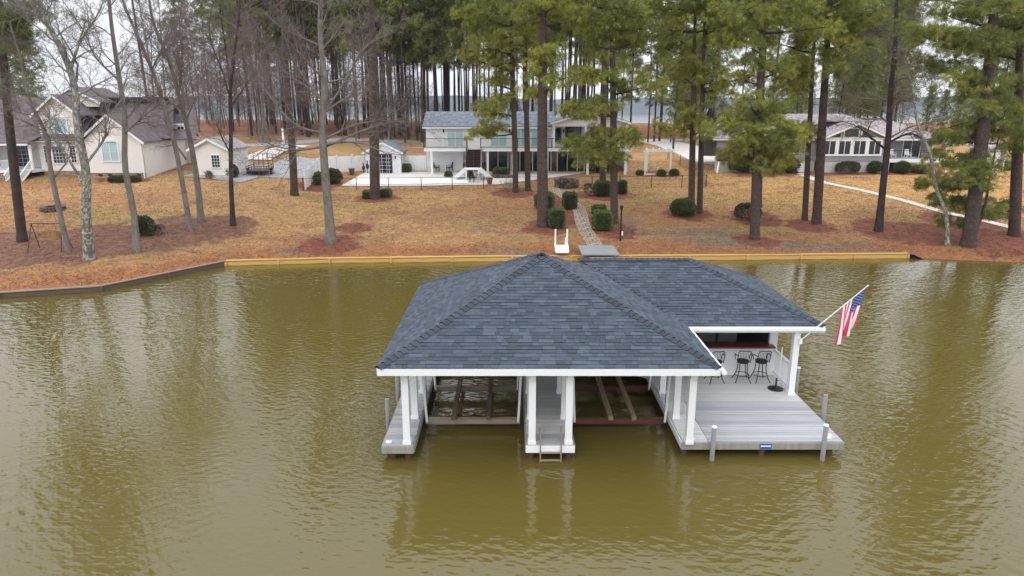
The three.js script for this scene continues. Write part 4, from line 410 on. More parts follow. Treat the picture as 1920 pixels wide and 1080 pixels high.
{ const d = 150, p = atDepth(1385, 244, d), y = groundH(p.x, d), h = thing('far_house', V(p.x, y, -d), 'dark brown house half hidden behind the pines', 'house'); mesh('wall', [bx(-5, 6, -0.5, 2.6, -7, 0)], M.darkWood, h); gableRoof(h, -5, 6, -7, 0, 2.7, 4.6, mat([70, 60, 58]), M.darkWood, true, 0.4); for (const x of [-3, 0.5, 3.6]) win(h, x, 0.9, 0.01, 1.1, 1.2, {}); }
{ const p = gp(1435, 319), o = thing('propane_tank', p, 'white horizontal gas tank among the hedges of the grey house', 'tank'); mesh('tank', [new THREE.CapsuleGeometry(0.4, 1.8, 8, 20).rotateZ(Math.PI / 2).translate(0, 0.65, 0)], M.white, o); for (const x of [-0.6, 0.6]) mesh('foot', [box(0.12, 0.35, 0.5, x, 0.17, 0)], M.block, o); mesh('dome', [new THREE.CylinderGeometry(0.14, 0.14, 0.16, 16).translate(0, 1.1, 0)], M.white, o); }
// white privacy fence, black chain-link fence
function vinyl(pix, hs, label) { const o = thing('white_fence', gp(...pix[0]), label, 'fence'), org = o.position.clone(); for (let i = 1; i < pix.length; i++) { const a = gp(...pix[i - 1]), b = gp(...pix[i]), n = Math.max(1, Math.round(a.distanceTo(b) / 1.9)); for (let k = 0; k < n; k++) { const p = a.clone().lerp(b, k / n), q = a.clone().lerp(b, (k + 1) / n); for (const v of [p, q]) v.y = groundH(v.x, -v.z); p.sub(org); q.sub(org); const m = p.clone().add(q).multiplyScalar(0.5), ang = -Math.atan2(q.z - p.z, q.x - p.x), L = p.distanceTo(q); mesh('fence_panel', range(0, L - 0.14, 0.15).map((s) => box(0.142, hs - 0.1, 0.03, s - L / 2 + 0.07, 0, 0)).map((g) => g.rotateY(ang).translate(m.x, m.y + hs / 2, m.z)), M.white, o); mesh('fence_post', [box(0.13, hs + 0.12, 0.13, p.x, p.y + hs / 2, p.z, ang), box(0.17, 0.05, 0.17, p.x, p.y + hs + 0.08, p.z, ang)], M.white, o); } } }
vinyl([[573, 356], [590, 338], [603, 324], [690, 320]], 1.8, 'white vinyl fence turning the corner of the pool yard'); vinyl([[757, 321], [800, 321]], 1.8, 'short white vinyl fence between pool house and white house');
{ const mk = (pix, label) => { const o = thing('chain_link_fence', gp(...pix[0]), label, 'fence'), org = o.position.clone(); let prev = null; for (const [x, y] of pix) { const p = gp(x, y).sub(org); mesh('fence_post', [rod(p, p.clone().add(V(0, 1.25, 0)), 0.035)], M.iron, o); if (prev) { mesh('rail', [rod(prev.clone().add(V(0, 1.2, 0)), p.clone().add(V(0, 1.2, 0)), 0.02, 0.02, 6)], M.iron, o); mesh('rail', [rod(prev.clone().add(V(0, 0.08, 0)), p.clone().add(V(0, 0.08, 0)), 0.008, 0.008, 5)], M.iron, o); const L = prev.distanceTo(p), w = [], st = 0.14; for (let s = -1.1; s < L; s += st) for (const sg of [1, -1]) { const t0 = Math.max(0, s) , t1 = Math.min(L, s + 1.1); if (t1 <= t0) continue; const f = (t) => { const k = (t - s) / 1.1; return prev.clone().lerp(p, t / L).add(V(0, 0.08 + 1.12 * (sg > 0 ? k : 1 - k), 0)); }; w.push(beam(f(t0), f(t1), 0.004, 0.004)); } mesh('wire_mesh', w, M.iron, o); } prev = p; } return o; };
  mk([[569, 358], [618, 358], [669, 357], [729, 357], [790, 356], [848, 356], [907, 355], [965, 355], [1015, 354]], 'black chain-link fence along the front of the pool yard'); mk([[1050, 355], [1110, 354], [1162, 354], [1221, 353], [1278, 352], [1324, 351], [1300, 325], [1275, 310], [1252, 298]], 'black chain-link fence around the pergola lawn'); }
// pergola, fire pits, lamp post, swing frame, mailbox
{ const p = gp(1234, 329), o = thing('pergola', p, 'white square garden pergola frame on the lawn', 'pergola'); for (const [x, z] of [[-1.5, 0], [1.3, 0], [-0.8, -2.6], [1.9, -2.6]]) mesh('post', [box(0.16, 2.6, 0.16, x, 1.3, z)], M.white, o); mesh('top_beam', [beam(V(-1.8, 2.62, 0), V(1.6, 2.62, 0), 0.12, 0.2)], M.white, o); mesh('top_beam', [beam(V(-1.1, 2.62, -2.6), V(2.2, 2.62, -2.6), 0.12, 0.2)], M.white, o); for (let i = 0; i < 5; i++) mesh('rafter', [beam(V(-1.5 + i * 0.7, 2.78, 0.4), V(-0.8 + i * 0.7, 2.78, -3), 0.07, 0.12)], M.white, o); mesh('base_rail', [beam(V(-1.4, 0.12, 0.003), V(1.2, 0.12, 0.003), 0.1, 0.16)], M.white, o); }
function ringPit(px, py, R, H, label, m) { const o = thing('fire_pit', gp(px, py), label, 'fire pit'), n = Math.round(R * 14); for (let c = 0; c < 3; c++) for (let i = 0; i < n; i++) { const a = (i + c * 0.5) / n * 6.283; mesh('stone', [box(6.283 * R / n - 0.02, H / 3 - 0.012, 0.25, 0, 0, 0).rotateY(-a + Math.PI / 2).translate(R * Math.cos(a), H / 6 + c * H / 3, R * Math.sin(a))], m[Math.floor(rnd() * m.length)], o); } mesh('ash', [new THREE.CircleGeometry(R - 0.1, 24).rotateX(-Math.PI / 2).translate(0, 0.1, 0)], M.black, o); }
const stones = [M.stone, mat(grain([112, 100, 92], 0.3, 5, 5)), mat(grain([80, 72, 68], 0.3, 5, 5))]; ringPit(1062, 350, 1.1, 0.75, 'round dark stone fire pit beside the stone path', stones); ringPit(100, 394, 0.75, 0.3, 'low stone fire ring on the open lawn', stones);
{ const p = gp(1163, 452), o = thing('lamp_post', p, 'slim black lamp post beside the stone path', 'lamp post'); mesh('pole', [rod(V(0, 0, 0), V(0, 2.25, 0), 0.07, 0.06, 12)], M.black, o); mesh('lantern', [new THREE.CylinderGeometry(0.12, 0.08, 0.25, 8).translate(0, 2.38, 0), new THREE.ConeGeometry(0.16, 0.12, 8).translate(0, 2.56, 0)], M.black, o); mesh('outlet_box', [box(0.1, 0.3, 0.07, 0.12, 0.55, 0)], M.white, o); }
{ const p = gp(95, 470), o = thing('swing_frame', p, 'rusty A-frame garden swing frame standing in the fallen leaves', 'swing frame'); const h = 1.75; for (const s of [-0.95, 0.95]) for (const z of [-0.6, 0.6]) mesh('leg', [rod(V(s * 1.12, 0, z), V(s, h, 0), 0.03)], M.rust, o); mesh('top_bar', [rod(V(-1.0, h, 0), V(1.0, h, 0), 0.03)], M.rust, o); mesh('seat', [box(1.2, 0.05, 0.45, 0, 0.75, 0), box(1.2, 0.45, 0.04, 0, 1.0, -0.24)], mat(grain([140, 106, 66], 0.3, 8, 2)), o); for (const s of [-0.55, 0.55]) mesh('chain', [rod(V(s, 0.95, 0), V(s, h, 0), 0.008, 0.008, 5)], M.iron, o); }
{ const p = gp(1257, 268), o = thing('mailbox', p, 'dark mailbox on a post beside the far road', 'mailbox'); mesh('post', [box(0.12, 1.1, 0.12, 0, 0.55, 0)], M.black, o); mesh('box', [new THREE.CapsuleGeometry(0.16, 0.3, 6, 12).rotateX(Math.PI / 2).translate(0, 1.2, 0)], M.black, o); mesh('flag', [box(0.02, 0.2, 0.1, 0.17, 1.3, 0)], M.rust, o); }
{ const p = gp(532, 272), o = thing('marker_post', p, 'single white marker post at the road', 'post'); mesh('post', [box(0.22, 2.2, 0.22, 0, 1.1, 0)], M.white, o); mesh('cap', [new THREE.ConeGeometry(0.18, 0.12, 4).rotateY(0.785).translate(0, 2.26, 0)], M.white, o); }
// ---------------------------------------------------------------- trees
const jit = (k) => V(rr(-k, k), rr(-k, k), rr(-k, k));
function path3(pix, dep, wob = 0) { const c = new THREE.CatmullRomCurve3(pix.map(([x, y], i) => { const p = atDepth(x, y, dep); if (i && wob) p.z += rr(-wob, wob); return p; })); return c; }
function twigs(buf, p, dir, len, r, lev, o) { // recursive bare branch
  const n = lev > 1 ? 5 : 3, pts = [p.clone()], rad = [r], d = dir.clone(), st = len / n; for (let i = 1; i <= n; i++) { d.add(jit(o.bend ?? 0.28)).add(V(0, o.up ?? 0.05, 0)).normalize(); pts.push(pts[i - 1].clone().addScaledVector(d, st)); rad.push(Math.max(o.rmin ?? 0.006, r * (1 - 0.75 * i / n))); }
  buf.limb(pts, rad, lev > 2 ? 6 : lev > 1 ? 4 : 3); if (lev <= 0) return;
  const kids = o.kids[lev] ?? 4; for (let k = 0; k < kids; k++) { const t = 0.25 + 0.75 * (k + rnd()) / kids, i = Math.min(n - 1, Math.floor(t * n)), q = pts[i].clone().lerp(pts[i + 1], t * n - i), ax = pts[i + 1].clone().sub(pts[i]).normalize(), side = jit(1).cross(ax).normalize(), dd = ax.multiplyScalar(rr(0.4, 0.9)).addScaledVector(side, rr(0.6, 1.0)).normalize(); twigs(buf, q, dd, len * rr(0.38, 0.62) * (1.15 - 0.4 * t), Math.max(o.rmin ?? 0.006, r * (1 - 0.7 * t) * 0.6), lev - 1, o); }
}
function bareTree(spec, label, group) { // spec.trunk pixels from the ground up, spec.w base width in pixels
  const b = gp(...spec.trunk[0]), dep = -b.z, sc = F / (dep * cT + (EYE - b.y) * sT), r0 = spec.w * 0.35 / sc, o = thing('bare_tree', b, label, 'tree', group), cur = path3([spec.trunk[0], ...spec.trunk.slice(1)], dep, 0.25), N = 22, pts = [], rad = [];
  const tb = new Buf(), br = new Buf(); for (let i = 0; i <= N; i++) { const t = i / N; pts.push(cur.getPoint(t).sub(b)); rad.push(Math.max(0.02, r0 * (1 - 0.72 * t) * (i === 0 ? 1.35 : i === 1 ? 1.08 : 1))); } pts[0].y = -0.15; tb.limb(pts, rad, 12);
  const opt = { kids: [0, 5, 6, 6, 5], up: 0.05, rmin: 0.0055, ...(spec.opt ?? {}) }, from = spec.from ?? 0.35, L = spec.len ?? 3.6;
  for (const lim of spec.limbs ?? []) { const c = path3(lim, dep, 0.9), q = [], R = []; for (let i = 0; i <= 10; i++) { q.push(c.getPoint(i / 10).sub(b)); R.push(Math.max(0.014, Math.min(0.09, r0 * 0.34) * (1 - 0.85 * i / 10))); } tb.limb(q, R, 8); for (let i = 2; i <= 10; i++) for (let k = 0; k < 2; k++) twigs(br, q[i], c.getTangent(i / 10).add(jit(0.9)).normalize(), L * rr(0.35, 0.75) * (1.1 - i * 0.05), R[i] * 0.6, 2, opt); }
  const nb = spec.n ?? 16; for (let k = 0; k < nb; k++) { const t = from + (0.98 - from) * (k + rnd()) / nb, q = cur.getPoint(t).sub(b), a = k * 2.4 + rr(-0.5, 0.5); twigs(br, q, V(Math.cos(a), rr(0.25, 0.9), Math.sin(a)).normalize(), L * (1.15 - 0.6 * t) * rr(0.7, 1.2), r0 * (1 - 0.7 * t) * 0.36, 3, opt); }
  mesh('trunk', [tb.geo()], spec.bark ?? M.barkGrey, o); mesh('crown', [br.geo()], spec.twig ?? M.twig, o); return o;
}
// needle tuft: a fan of narrow blades
function tuftGeo(n, len, w, spread) { const b = new Buf(); for (let i = 0; i < n; i++) { const a = i * 2.4, e = spread * Math.sqrt((i + 0.5) / n), d = V(Math.sin(e) * Math.cos(a), Math.cos(e), Math.sin(e) * Math.sin(a)), s = V(-Math.sin(a + i), 0.2, Math.cos(a + i)).cross(d).normalize(), L = len * rr(0.8, 1.15), m = d.clone().multiplyScalar(L * 0.55); b.poly([s.clone().multiplyScalar(-w * 0.3), m.clone().addScaledVector(s, -w * 0.5), d.clone().multiplyScalar(L), m.clone().addScaledVector(s, w * 0.5)]); } return b.geo(); }
const needle = new THREE.MeshPhysicalMaterial({ color: 0xffffff, roughness: 0.75, transmission: 0.42, thickness: 0, side: THREE.DoubleSide }), tuftNear = tuftGeo(13, 0.25, 0.03, 1.5), tuftFar = tuftGeo(9, 0.55, 0.085, 1.5);
const needleCol = (k, warm) => { const y = Math.pow(rnd(), 0.8) * warm; return [(0.12 + 0.44 * y) * k, (0.165 + 0.38 * y) * k, (0.032 + 0.03 * y) * k]; };
function clump(list, c0, RX, RY, n, warm, k = 1) { const subs = RX > 0.45 ? range(0, 8, 1).map(() => jit(1).multiply(V(RX, RY * 1.5, RX)).add(c0)) : [c0]; const tone = rr(0.55, 1.25); warm *= tone; for (let i = 0; i < n; i++) { const c = subs[i % subs.length], rx = subs.length > 1 ? RX * 0.42 : RX, ry = subs.length > 1 ? RY * 0.6 : RY; let q; do q = jit(1); while (q.lengthSq() > 1); q.multiplyScalar(Math.pow(q.length() + 0.01, -0.35)); const p = V(c.x + q.x * rx, c.y + q.y * ry - 0.12 * rx * (q.x * q.x + q.z * q.z), c.z + q.z * rx), d = V(q.x, 0.55 + 0.6 * q.y, q.z).add(jit(0.35)).normalize(); list.push([p, d, rr(0.75, 1.25), needleCol(k * (0.85 + 0.3 * rnd()), warm)]); } }
function instTufts(list, geo, parent, scale = 1) { const im = new THREE.InstancedMesh(geo, needle, list.length), m = new THREE.Matrix4(), q = new THREE.Quaternion(), up = V(0, 1, 0), c = new THREE.Color(); list.forEach(([p, d, s, col], i) => { q.setFromUnitVectors(up, d); m.compose(p, q, V(s * scale, s * scale, s * scale)); im.setMatrixAt(i, m); im.setColorAt(i, c.setRGB(...col)); }); im.name = 'crown'; im.castShadow = im.receiveShadow = true; im.userData.kind = 'stuff'; parent.add(im); return im; }
function bough(buf, tufts, a, e, r, o) { // limb from the trunk to a foliage pad, with side sprays
  const mid = a.clone().lerp(e, 0.5).add(V(0, -0.06 * a.distanceTo(e) + rr(-0.2, 0.2), 0)), c = new THREE.QuadraticBezierCurve3(a, mid, e), pts = [], rad = []; for (let i = 0; i <= 7; i++) { pts.push(c.getPoint(i / 7).add(i && i < 7 ? jit(0.06) : V(0, 0, 0))); rad.push(Math.max(0.012, r * (1 - 0.8 * i / 7))); } buf.limb(pts, rad, 6);
  const L = a.distanceTo(e), R = o.pad ?? 0.8; clump(tufts, e, R, R * 0.42, o.n ?? 95, o.warm); const side = Math.min(5, Math.round(L / 0.9)); for (let k = 0; k < side; k++) { const t = 0.45 + 0.55 * (k + rnd()) / side, p = c.getPoint(t), q = p.clone().add(V(rr(-1, 1), rr(-0.1, 0.45), rr(-1, 1)).multiplyScalar(R * 1.1)); buf.limb([p, p.clone().lerp(q, 0.5).add(V(0, 0.05, 0)), q], [rad[4] * 0.6, rad[4] * 0.4, 0.008], 4); clump(tufts, q, R * 0.62, R * 0.28, Math.round((o.n ?? 95) * 0.45), o.warm, 0.9); }
}
function pine(spec, label, group) { // trunk pixels, foliage pads seen in the photo as pixels, more crown above
  const b = gp(...spec.trunk[0]), dep = -b.z, sc = F / (dep * cT + (EYE - b.y) * sT), r0 = spec.w * 0.42 / sc, o = thing('pine_tree', b, label, 'tree', group); const last = spec.trunk[spec.trunk.length - 1], H = spec.h ?? 26, topP = atDepth(last[0], last[1], dep), slopeX = spec.trunk.length > 1 ? (topP.x - b.x) / Math.max(1, topP.y - b.y) : 0;
  const knots = spec.trunk.map(([x, y]) => atDepth(x, y, dep).sub(b)); knots[0].set(0, -0.2, 0); const tp = knots[knots.length - 1]; if (tp.y < H) knots.push(V(tp.x + slopeX * (H - tp.y) * 0.6, H, 0)); const cur = new THREE.CatmullRomCurve3(knots), tb = new Buf(), br = new Buf(), tufts = [], N = 26, pts = [], rad = []; for (let i = 0; i <= N; i++) { const t = i / N; pts.push(cur.getPoint(t)); rad.push(Math.max(0.03, r0 * (1 - 0.8 * t * t) * (1 - 0.15 * t) * (i === 0 ? 1.25 : 1))); } tb.limb(pts, rad, 14);
  const onTrunk = (y) => { let best = pts[0]; for (const q of pts) if (Math.abs(q.y - y) < Math.abs(best.y - y)) best = q; return best.clone(); }, warm = spec.warm ?? 0.9, rl = Math.min(0.09, r0 * 0.35);
  for (const [px, py, pad] of spec.pads ?? []) { const e = atDepth(px, py, dep).sub(b); e.z += rr(-1.6, 1.6); const L = Math.hypot(e.x - onTrunk(e.y).x, e.z), a = onTrunk(e.y - 0.12 * L - rr(0, 0.5)); bough(br, tufts, a, e, rl, { pad: (pad ?? rr(0.65, 0.95)) * 1.25, warm, n: 125 }); }
  const y0 = spec.auto ?? 17, nb = spec.nb ?? 26; for (let k = 0; k < nb; k++) { const t = (k + rnd()) / nb, y = y0 + (H - y0) * t, a = onTrunk(y), L = (spec.L ?? 3.6) * (1 - 0.72 * t * t) * rr(0.6, 1.15), an = k * 2.4 + rr(-0.4, 0.4), e = a.clone().add(V(Math.cos(an) * L, L * rr(0.02, 0.35), Math.sin(an) * L)); bough(br, tufts, a, e, rl * (1 - 0.5 * t), { pad: rr(0.9, 1.3), warm: warm * 0.9, n: 78 }); }
  for (let k = 0; k < (spec.dead ?? 4); k++) { const y = rr(6, y0), a = onTrunk(y), an = rr(0, 6.28); twigs(br, a, V(Math.cos(an), rr(-0.1, 0.3), Math.sin(an)).normalize(), rr(1, 2.6), 0.03, 1, { kids: [0, 4], up: 0.0, bend: 0.3 }); }
  mesh('trunk', [tb.geo()], spec.bark ?? M.bark, o); mesh('limbs', [br.geo()], M.barkDark, o); if (tufts.length) instTufts(tufts, tuftNear, o); return o;
}
// bare hardwoods on the bank
bareTree({ trunk: [[128, 473], [112, 400], [96, 320], [80, 245], [60, 190], [40, 120], [20, 40]], w: 15, from: 0.5, n: 10, len: 3.0, limbs: [[[92, 300], [75, 255], [55, 225], [30, 215], [5, 190]], [[100, 335], [125, 290], [110, 255], [100, 230]]], bark: M.barkGrey }, 'slim leaning grey tree beside the swing frame');
bareTree({ trunk: [[168, 487], [163, 400], [160, 330], [150, 240], [135, 150], [112, 80], [80, 30], [60, -60], [50, -160]], w: 25, from: 0.45, n: 14, len: 3.6, limbs: [[[160, 350], [120, 290], [95, 240], [80, 200], [50, 150]], [[155, 260], [140, 190], [130, 120], [122, 50], [110, -60]], [[133, 130], [150, 75], [172, 30], [190, -40]], [[160, 310], [185, 260], [215, 225], [235, 180]], [[112, 80], [80, 35], [40, 15], [10, 5]]], bark: M.barkPale, twig: M.twigPale }, 'thick forked tree with pale lichen-covered bark at the lake edge');
bareTree({ trunk: [[257, 472], [247, 400], [236, 310], [230, 220], [222, 130], [212, 40], [205, -60], [200, -150]], w: 18, from: 0.4, n: 14, limbs: [[[233, 250], [260, 225], [295, 185], [310, 150]], [[222, 150], [190, 110], [150, 60], [130, 0]]], bark: M.barkGrey }, 'straight grey tree in front of the arched beige gable');
bareTree({ trunk: [[357, 433], [345, 370], [325, 270], [300, 180], [272, 100], [240, 30], [210, -50]], w: 15, from: 0.4, n: 16, limbs: [[[300, 180], [290, 110], [275, 40], [262, -40]], [[285, 130], [310, 80], [340, 20]]], bark: M.barkGrey }, 'leaning grey tree beside the beige garage, crossing its neighbour');
bareTree({ trunk: [[377, 416], [370, 350], [356, 270], [340, 190], [318, 110], [290, 40], [270, -60]], w: 17, from: 0.4, n: 16, limbs: [[[350, 300], [320, 250], [295, 190], [270, 140]], [[335, 180], [350, 110], [345, 30], [350, -60]]], bark: M.barkGrey }, 'grey tree forking low in front of the garage wall');
bareTree({ trunk: [[437, 423], [434, 340], [432, 250], [430, 180], [440, 110], [448, 30], [455, -80]], w: 13, from: 0.38, n: 18, limbs: [[[430, 180], [412, 130], [402, 70], [395, 0]], [[432, 200], [450, 170], [470, 140]], [[433, 290], [415, 250], [400, 225]]], bark: M.barkDark }, 'dark slender tree in front of the garage corner');
bareTree({ trunk: [[621, 455], [616, 400], [610, 320], [606, 240], [608, 150], [600, 60], [605, -40], [610, -140]], w: 27, from: 0.36, n: 18, len: 4.6, limbs: [[[606, 250], [560, 235], [515, 190], [480, 150]], [[607, 262], [660, 235], [720, 222], [770, 190]], [[606, 215], [650, 150], [690, 90], [740, 60]], [[607, 275], [560, 280], [510, 275], [470, 300]], [[606, 190], [560, 130], [530, 60]], [[610, 275], [680, 245], [740, 228], [790, 235]]], bark: M.barkGrey }, 'big spreading bare oak in a rust mulch ring by the yellow wall');
bareTree({ trunk: [[1777, 460], [1772, 400], [1758, 350], [1742, 290], [1722, 230], [1712, 170], [1700, 110], [1715, 40]], w: 11, from: 0.5, n: 9, len: 2.4, bark: M.barkPale, twig: M.twigPale }, 'thin crooked pale tree leaning in front of the grey house');
bareTree({ w0: 0, trunk: [[1647, 433], [1655, 340], [1664, 250], [1670, 170], [1676, 90], [1682, 0], [1686, -100]], w: 19, from: 0.3, n: 20, len: 3.4, opt: { up: -0.02 }, limbs: [[[1660, 280], [1630, 255], [1600, 235], [1575, 225]], [[1662, 270], [1700, 250], [1735, 262], [1760, 255]]], bark: M.barkDark, twig: M.twig }, 'dark tall trunk with bare drooping branches in front of the grey house');
// big pines on the lawn
const P = (spec, label) => pine(spec, label);
P({ trunk: [[42, 453], [28, 330], [14, 200], [4, 80], [-4, -40]], w: 20, auto: 13, pads: [[15, 40], [40, 55], [20, 70], [5, 20], [35, 80]], warm: 0.25, bark: M.barkDark }, 'dark pine at the end of the bank beside the porch steps');
P({ trunk: [[552, 366], [548, 280], [540, 180], [533, 80], [528, -20]], w: 17, auto: 20, nb: 16, warm: 0.3, dead: 8 }, 'bare-stemmed pine beside the white fence corner');
P({ trunk: [[703, 372], [702, 280], [700, 180], [698, 80], [697, -20]], w: 23, auto: 19, nb: 20, warm: 0.35, dead: 10 }, 'stout purple-brown pine rising from a clipped hedge by the pool');
P({ trunk: [[967, 361], [965, 260], [962, 150], [958, 40]], w: 13, auto: 16, pads: [[870, 22], [900, 28], [932, 38], [888, 52], [920, 66], [945, 72], [905, 88], [943, 95], [925, 122], [942, 150], [910, 146], [935, 188], [905, 206], [942, 212], [916, 232], [894, 250], [880, 110], [985, 20], [975, 60]] }, 'slender pine with yellow-green boughs over the white house roof');
P({ trunk: [[990, 358], [988, 260], [986, 150], [984, 40]], w: 13, auto: 17, pads: [[1035, 12], [1050, 30], [970, 85], [1000, 62], [1005, 100], [975, 120], [1012, 175]], nb: 16 }, 'slender pine standing close to the thick pine by the path');
P({ trunk: [[1018, 425], [1017, 320], [1017, 200], [1018, 90], [1018, -10]], w: 25, auto: 15, pads: [[985, 12], [1045, 8], [1030, 75], [1038, 102], [1000, 130], [1022, 132], [1048, 150], [995, 172]], dead: 6 }, 'thick pine beside the clipped bushes on the stone path');
P({ trunk: [[1130, 342], [1131, 240], [1133, 130], [1134, 20]], w: 14, auto: 15, warm: 0.6, pads: [[1100, 140], [1125, 90], [1160, 120], [1105, 200]] }, 'pine behind the round hedges near the fire pit');
P({ trunk: [[1152, 419], [1151, 320], [1150, 210], [1148, 100], [1146, 0]], w: 17, auto: 14, pads: [[1110, 40], [1135, 46], [1168, 40], [1182, 34], [1100, 66], [1110, 86], [1080, 140], [1102, 138], [1130, 150], [1162, 62], [1200, 76], [1190, 150], [1212, 160], [1180, 172], [1140, 192], [1090, 202], [1070, 206], [1128, 248], [1094, 266], [1180, 258], [1102, 292], [1142, 286], [1165, 256], [1075, 275]] }, 'bushy yellow-green pine next to the lamp post');
P({ trunk: [[1296, 402], [1298, 300], [1300, 190], [1302, 80]], w: 15, auto: 14, pads: [[1300, 20], [1325, 22], [1300, 120], [1275, 126], [1290, 142], [1265, 240], [1298, 232], [1285, 214], [1310, 246], [1245, 90], [1260, 60]] }, 'pine of a close pair, ringed with mulch, wearing the lower bough');
P({ trunk: [[1312, 400], [1314, 300], [1317, 190], [1320, 80]], w: 13, auto: 15, pads: [[1332, 36], [1340, 132], [1322, 160], [1346, 166], [1360, 70]] }, 'thinner pine of the close pair in a mulch ring');
P({ trunk: [[1415, 449], [1418, 340], [1422, 230], [1428, 110], [1432, 0]], w: 21, auto: 14, pads: [[1390, 36], [1420, 30], [1442, 42], [1400, 62], [1362, 72], [1400, 92], [1432, 120], [1408, 126], [1480, 126], [1350, 236], [1380, 256], [1402, 272], [1426, 264], [1450, 282], [1372, 244], [1420, 226], [1442, 232], [1470, 252], [1482, 266], [1402, 302], [1460, 300], [1430, 312], [1385, 290], [1490, 290], [1455, 205], [1395, 190]] }, 'full bright pine in its own mulch ring by the yellow wall');
P({ trunk: [[1421, 388], [1424, 290], [1428, 190], [1431, 90]], w: 17, auto: 15, warm: 0.5, pads: [[1385, 150], [1460, 170], [1400, 215]] }, 'pine partly hidden behind the full bright pine');
P({ trunk: [[1509, 413], [1514, 310], [1520, 200], [1526, 90]], w: 13, auto: 15, pads: [[1456, 76], [1500, 66], [1450, 120], [1480, 140], [1462, 160], [1500, 122], [1460, 240], [1500, 250], [1450, 22]] }, 'thin pine of the pair before the grey gable');
P({ trunk: [[1531, 419], [1537, 320], [1543, 210], [1550, 100], [1556, 0]], w: 20, auto: 14, pads: [[1520, 72], [1560, 60], [1542, 76], [1540, 112], [1530, 132], [1480, 10], [1572, 16], [1592, 46], [1540, 20], [1505, 35], [1575, 85]] }, 'thick pine of the pair before the grey gable');
P({ trunk: [[1815, 462], [1828, 370], [1840, 270], [1852, 150], [1862, 40], [1868, -40]], w: 30, auto: 14, warm: 0.7, L: 4.2, pads: [[1720, 60], [1745, 72], [1772, 80], [1802, 76], [1832, 82], [1852, 76], [1780, 22], [1830, 20], [1882, 32], [1812, 130], [1850, 150], [1882, 172], [1830, 170], [1862, 186], [1820, 202], [1880, 222], [1850, 240], [1800, 240], [1790, 150], [1770, 120]] }, 'broad dark pine at the natural bank beyond the wall end');
P({ trunk: [[1822, 455], [1835, 420], [1848, 380], [1856, 330]], w: 8, h: 9, auto: 7, nb: 6, L: 1.4, dead: 0, warm: 0.55, pads: [[1782, 262, 0.7], [1768, 300, 0.7], [1800, 312, 0.7], [1752, 344, 0.6], [1792, 386, 0.7], [1842, 386, 0.7], [1872, 402, 0.6], [1775, 330], [1830, 300], [1820, 345], [1760, 375, 0.5], [1800, 420, 0.6]] }, 'young pine with low feathery boughs at the wall end');
P({ trunk: [[1902, 442], [1906, 330], [1910, 200], [1912, 80]], w: 24, auto: 12, warm: 0.45, pads: [[1890, 100], [1905, 150], [1895, 200], [1915, 250], [1880, 60], [1900, 395], [1885, 280], [1905, 30]] }, 'dark pine past the end of the concrete walk');
// wood behind: shared variants, one thing for every tree
function farPine(v) { const o = new THREE.Group(); const H = [31, 33, 28, 32, 23][v], tb = new Buf(), tl = [], bw = new Buf(); const lean = rr(-0.6, 0.6), pts = range(0, 1, 0.1).map((t) => V(lean * t + 0.15 * Math.sin(t * 5 + v), H * t - (t ? 0 : 0.4), 0.2 * Math.sin(t * 4 + v * 2))), r0 = [0.19, 0.22, 0.16, 0.2, 0.17][v]; tb.limb(pts, pts.map((_, i) => Math.max(0.03, r0 * (1 - 0.075 * i))), 7);
  const c0 = [0.6, 0.66, 0.46, 0.63, 0.28][v], nb = [24, 22, 24, 22, 32][v]; for (let k = 0; k < nb; k++) { const t = c0 + (1 - c0) * (k + rnd()) / nb, a = V(lean * t, H * t, 0), L = (v === 4 ? 3.4 : 3.6) * (1 - Math.pow((t - c0) / (1 - c0), 2) * 0.75) * rr(0.45, 1.1), an = k * 2.4, e = a.clone().add(V(Math.cos(an) * L, rr(-0.1, 0.3) * L, Math.sin(an) * L)); bw.limb([a, a.clone().lerp(e, 0.5).add(V(0, -0.1, 0)), e], [0.06, 0.04, 0.015], 4); clump(tl, e, rr(1.0, 1.6), 0.6, 30, 0.4, 0.8); clump(tl, a.clone().lerp(e, 0.6), 0.9, 0.45, 14, 0.3, 0.7); }
  const g = new Buf(), src = tuftFar.attributes.position, si = tuftFar.index.array, q = new THREE.Quaternion(), p = V(0, 0, 0), nrm = tuftFar.attributes.normal; for (const [c, d, s, col] of tl) { q.setFromUnitVectors(V(0, 1, 0), d); const off = g.p.length / 3; for (let i = 0; i < src.count; i++) { p.fromBufferAttribute(src, i).multiplyScalar(s).applyQuaternion(q).add(c); g.p.push(p.x, p.y, p.z); p.fromBufferAttribute(nrm, i).applyQuaternion(q); g.n.push(p.x, p.y, p.z); g.c.push(...col); } for (const i of si) g.i.push(off + i); }
  const nm = new THREE.MeshPhysicalMaterial({ vertexColors: true, roughness: 0.8, transmission: 0.3, thickness: 0, side: THREE.DoubleSide }); mesh('trunk', [tb.geo()], M.barkDark, o); mesh('limbs', [bw.geo()], M.barkDark, o); mesh('crown', g.geo(), farPine.m ??= nm, o); return o; }
const farV = [0, 1, 2, 3, 4].map(farPine);
function putPine(x, d, v, s, label, group) { const o = farV[v].clone(); o.name = numbered('pine_tree'); o.position.set(x, groundH(x, d), -d); o.rotation.y = rr(0, 6.28); o.scale.set(s, s * rr(0.92, 1.1), s); tag(o, label, 'tree', group); scene.add(o); }
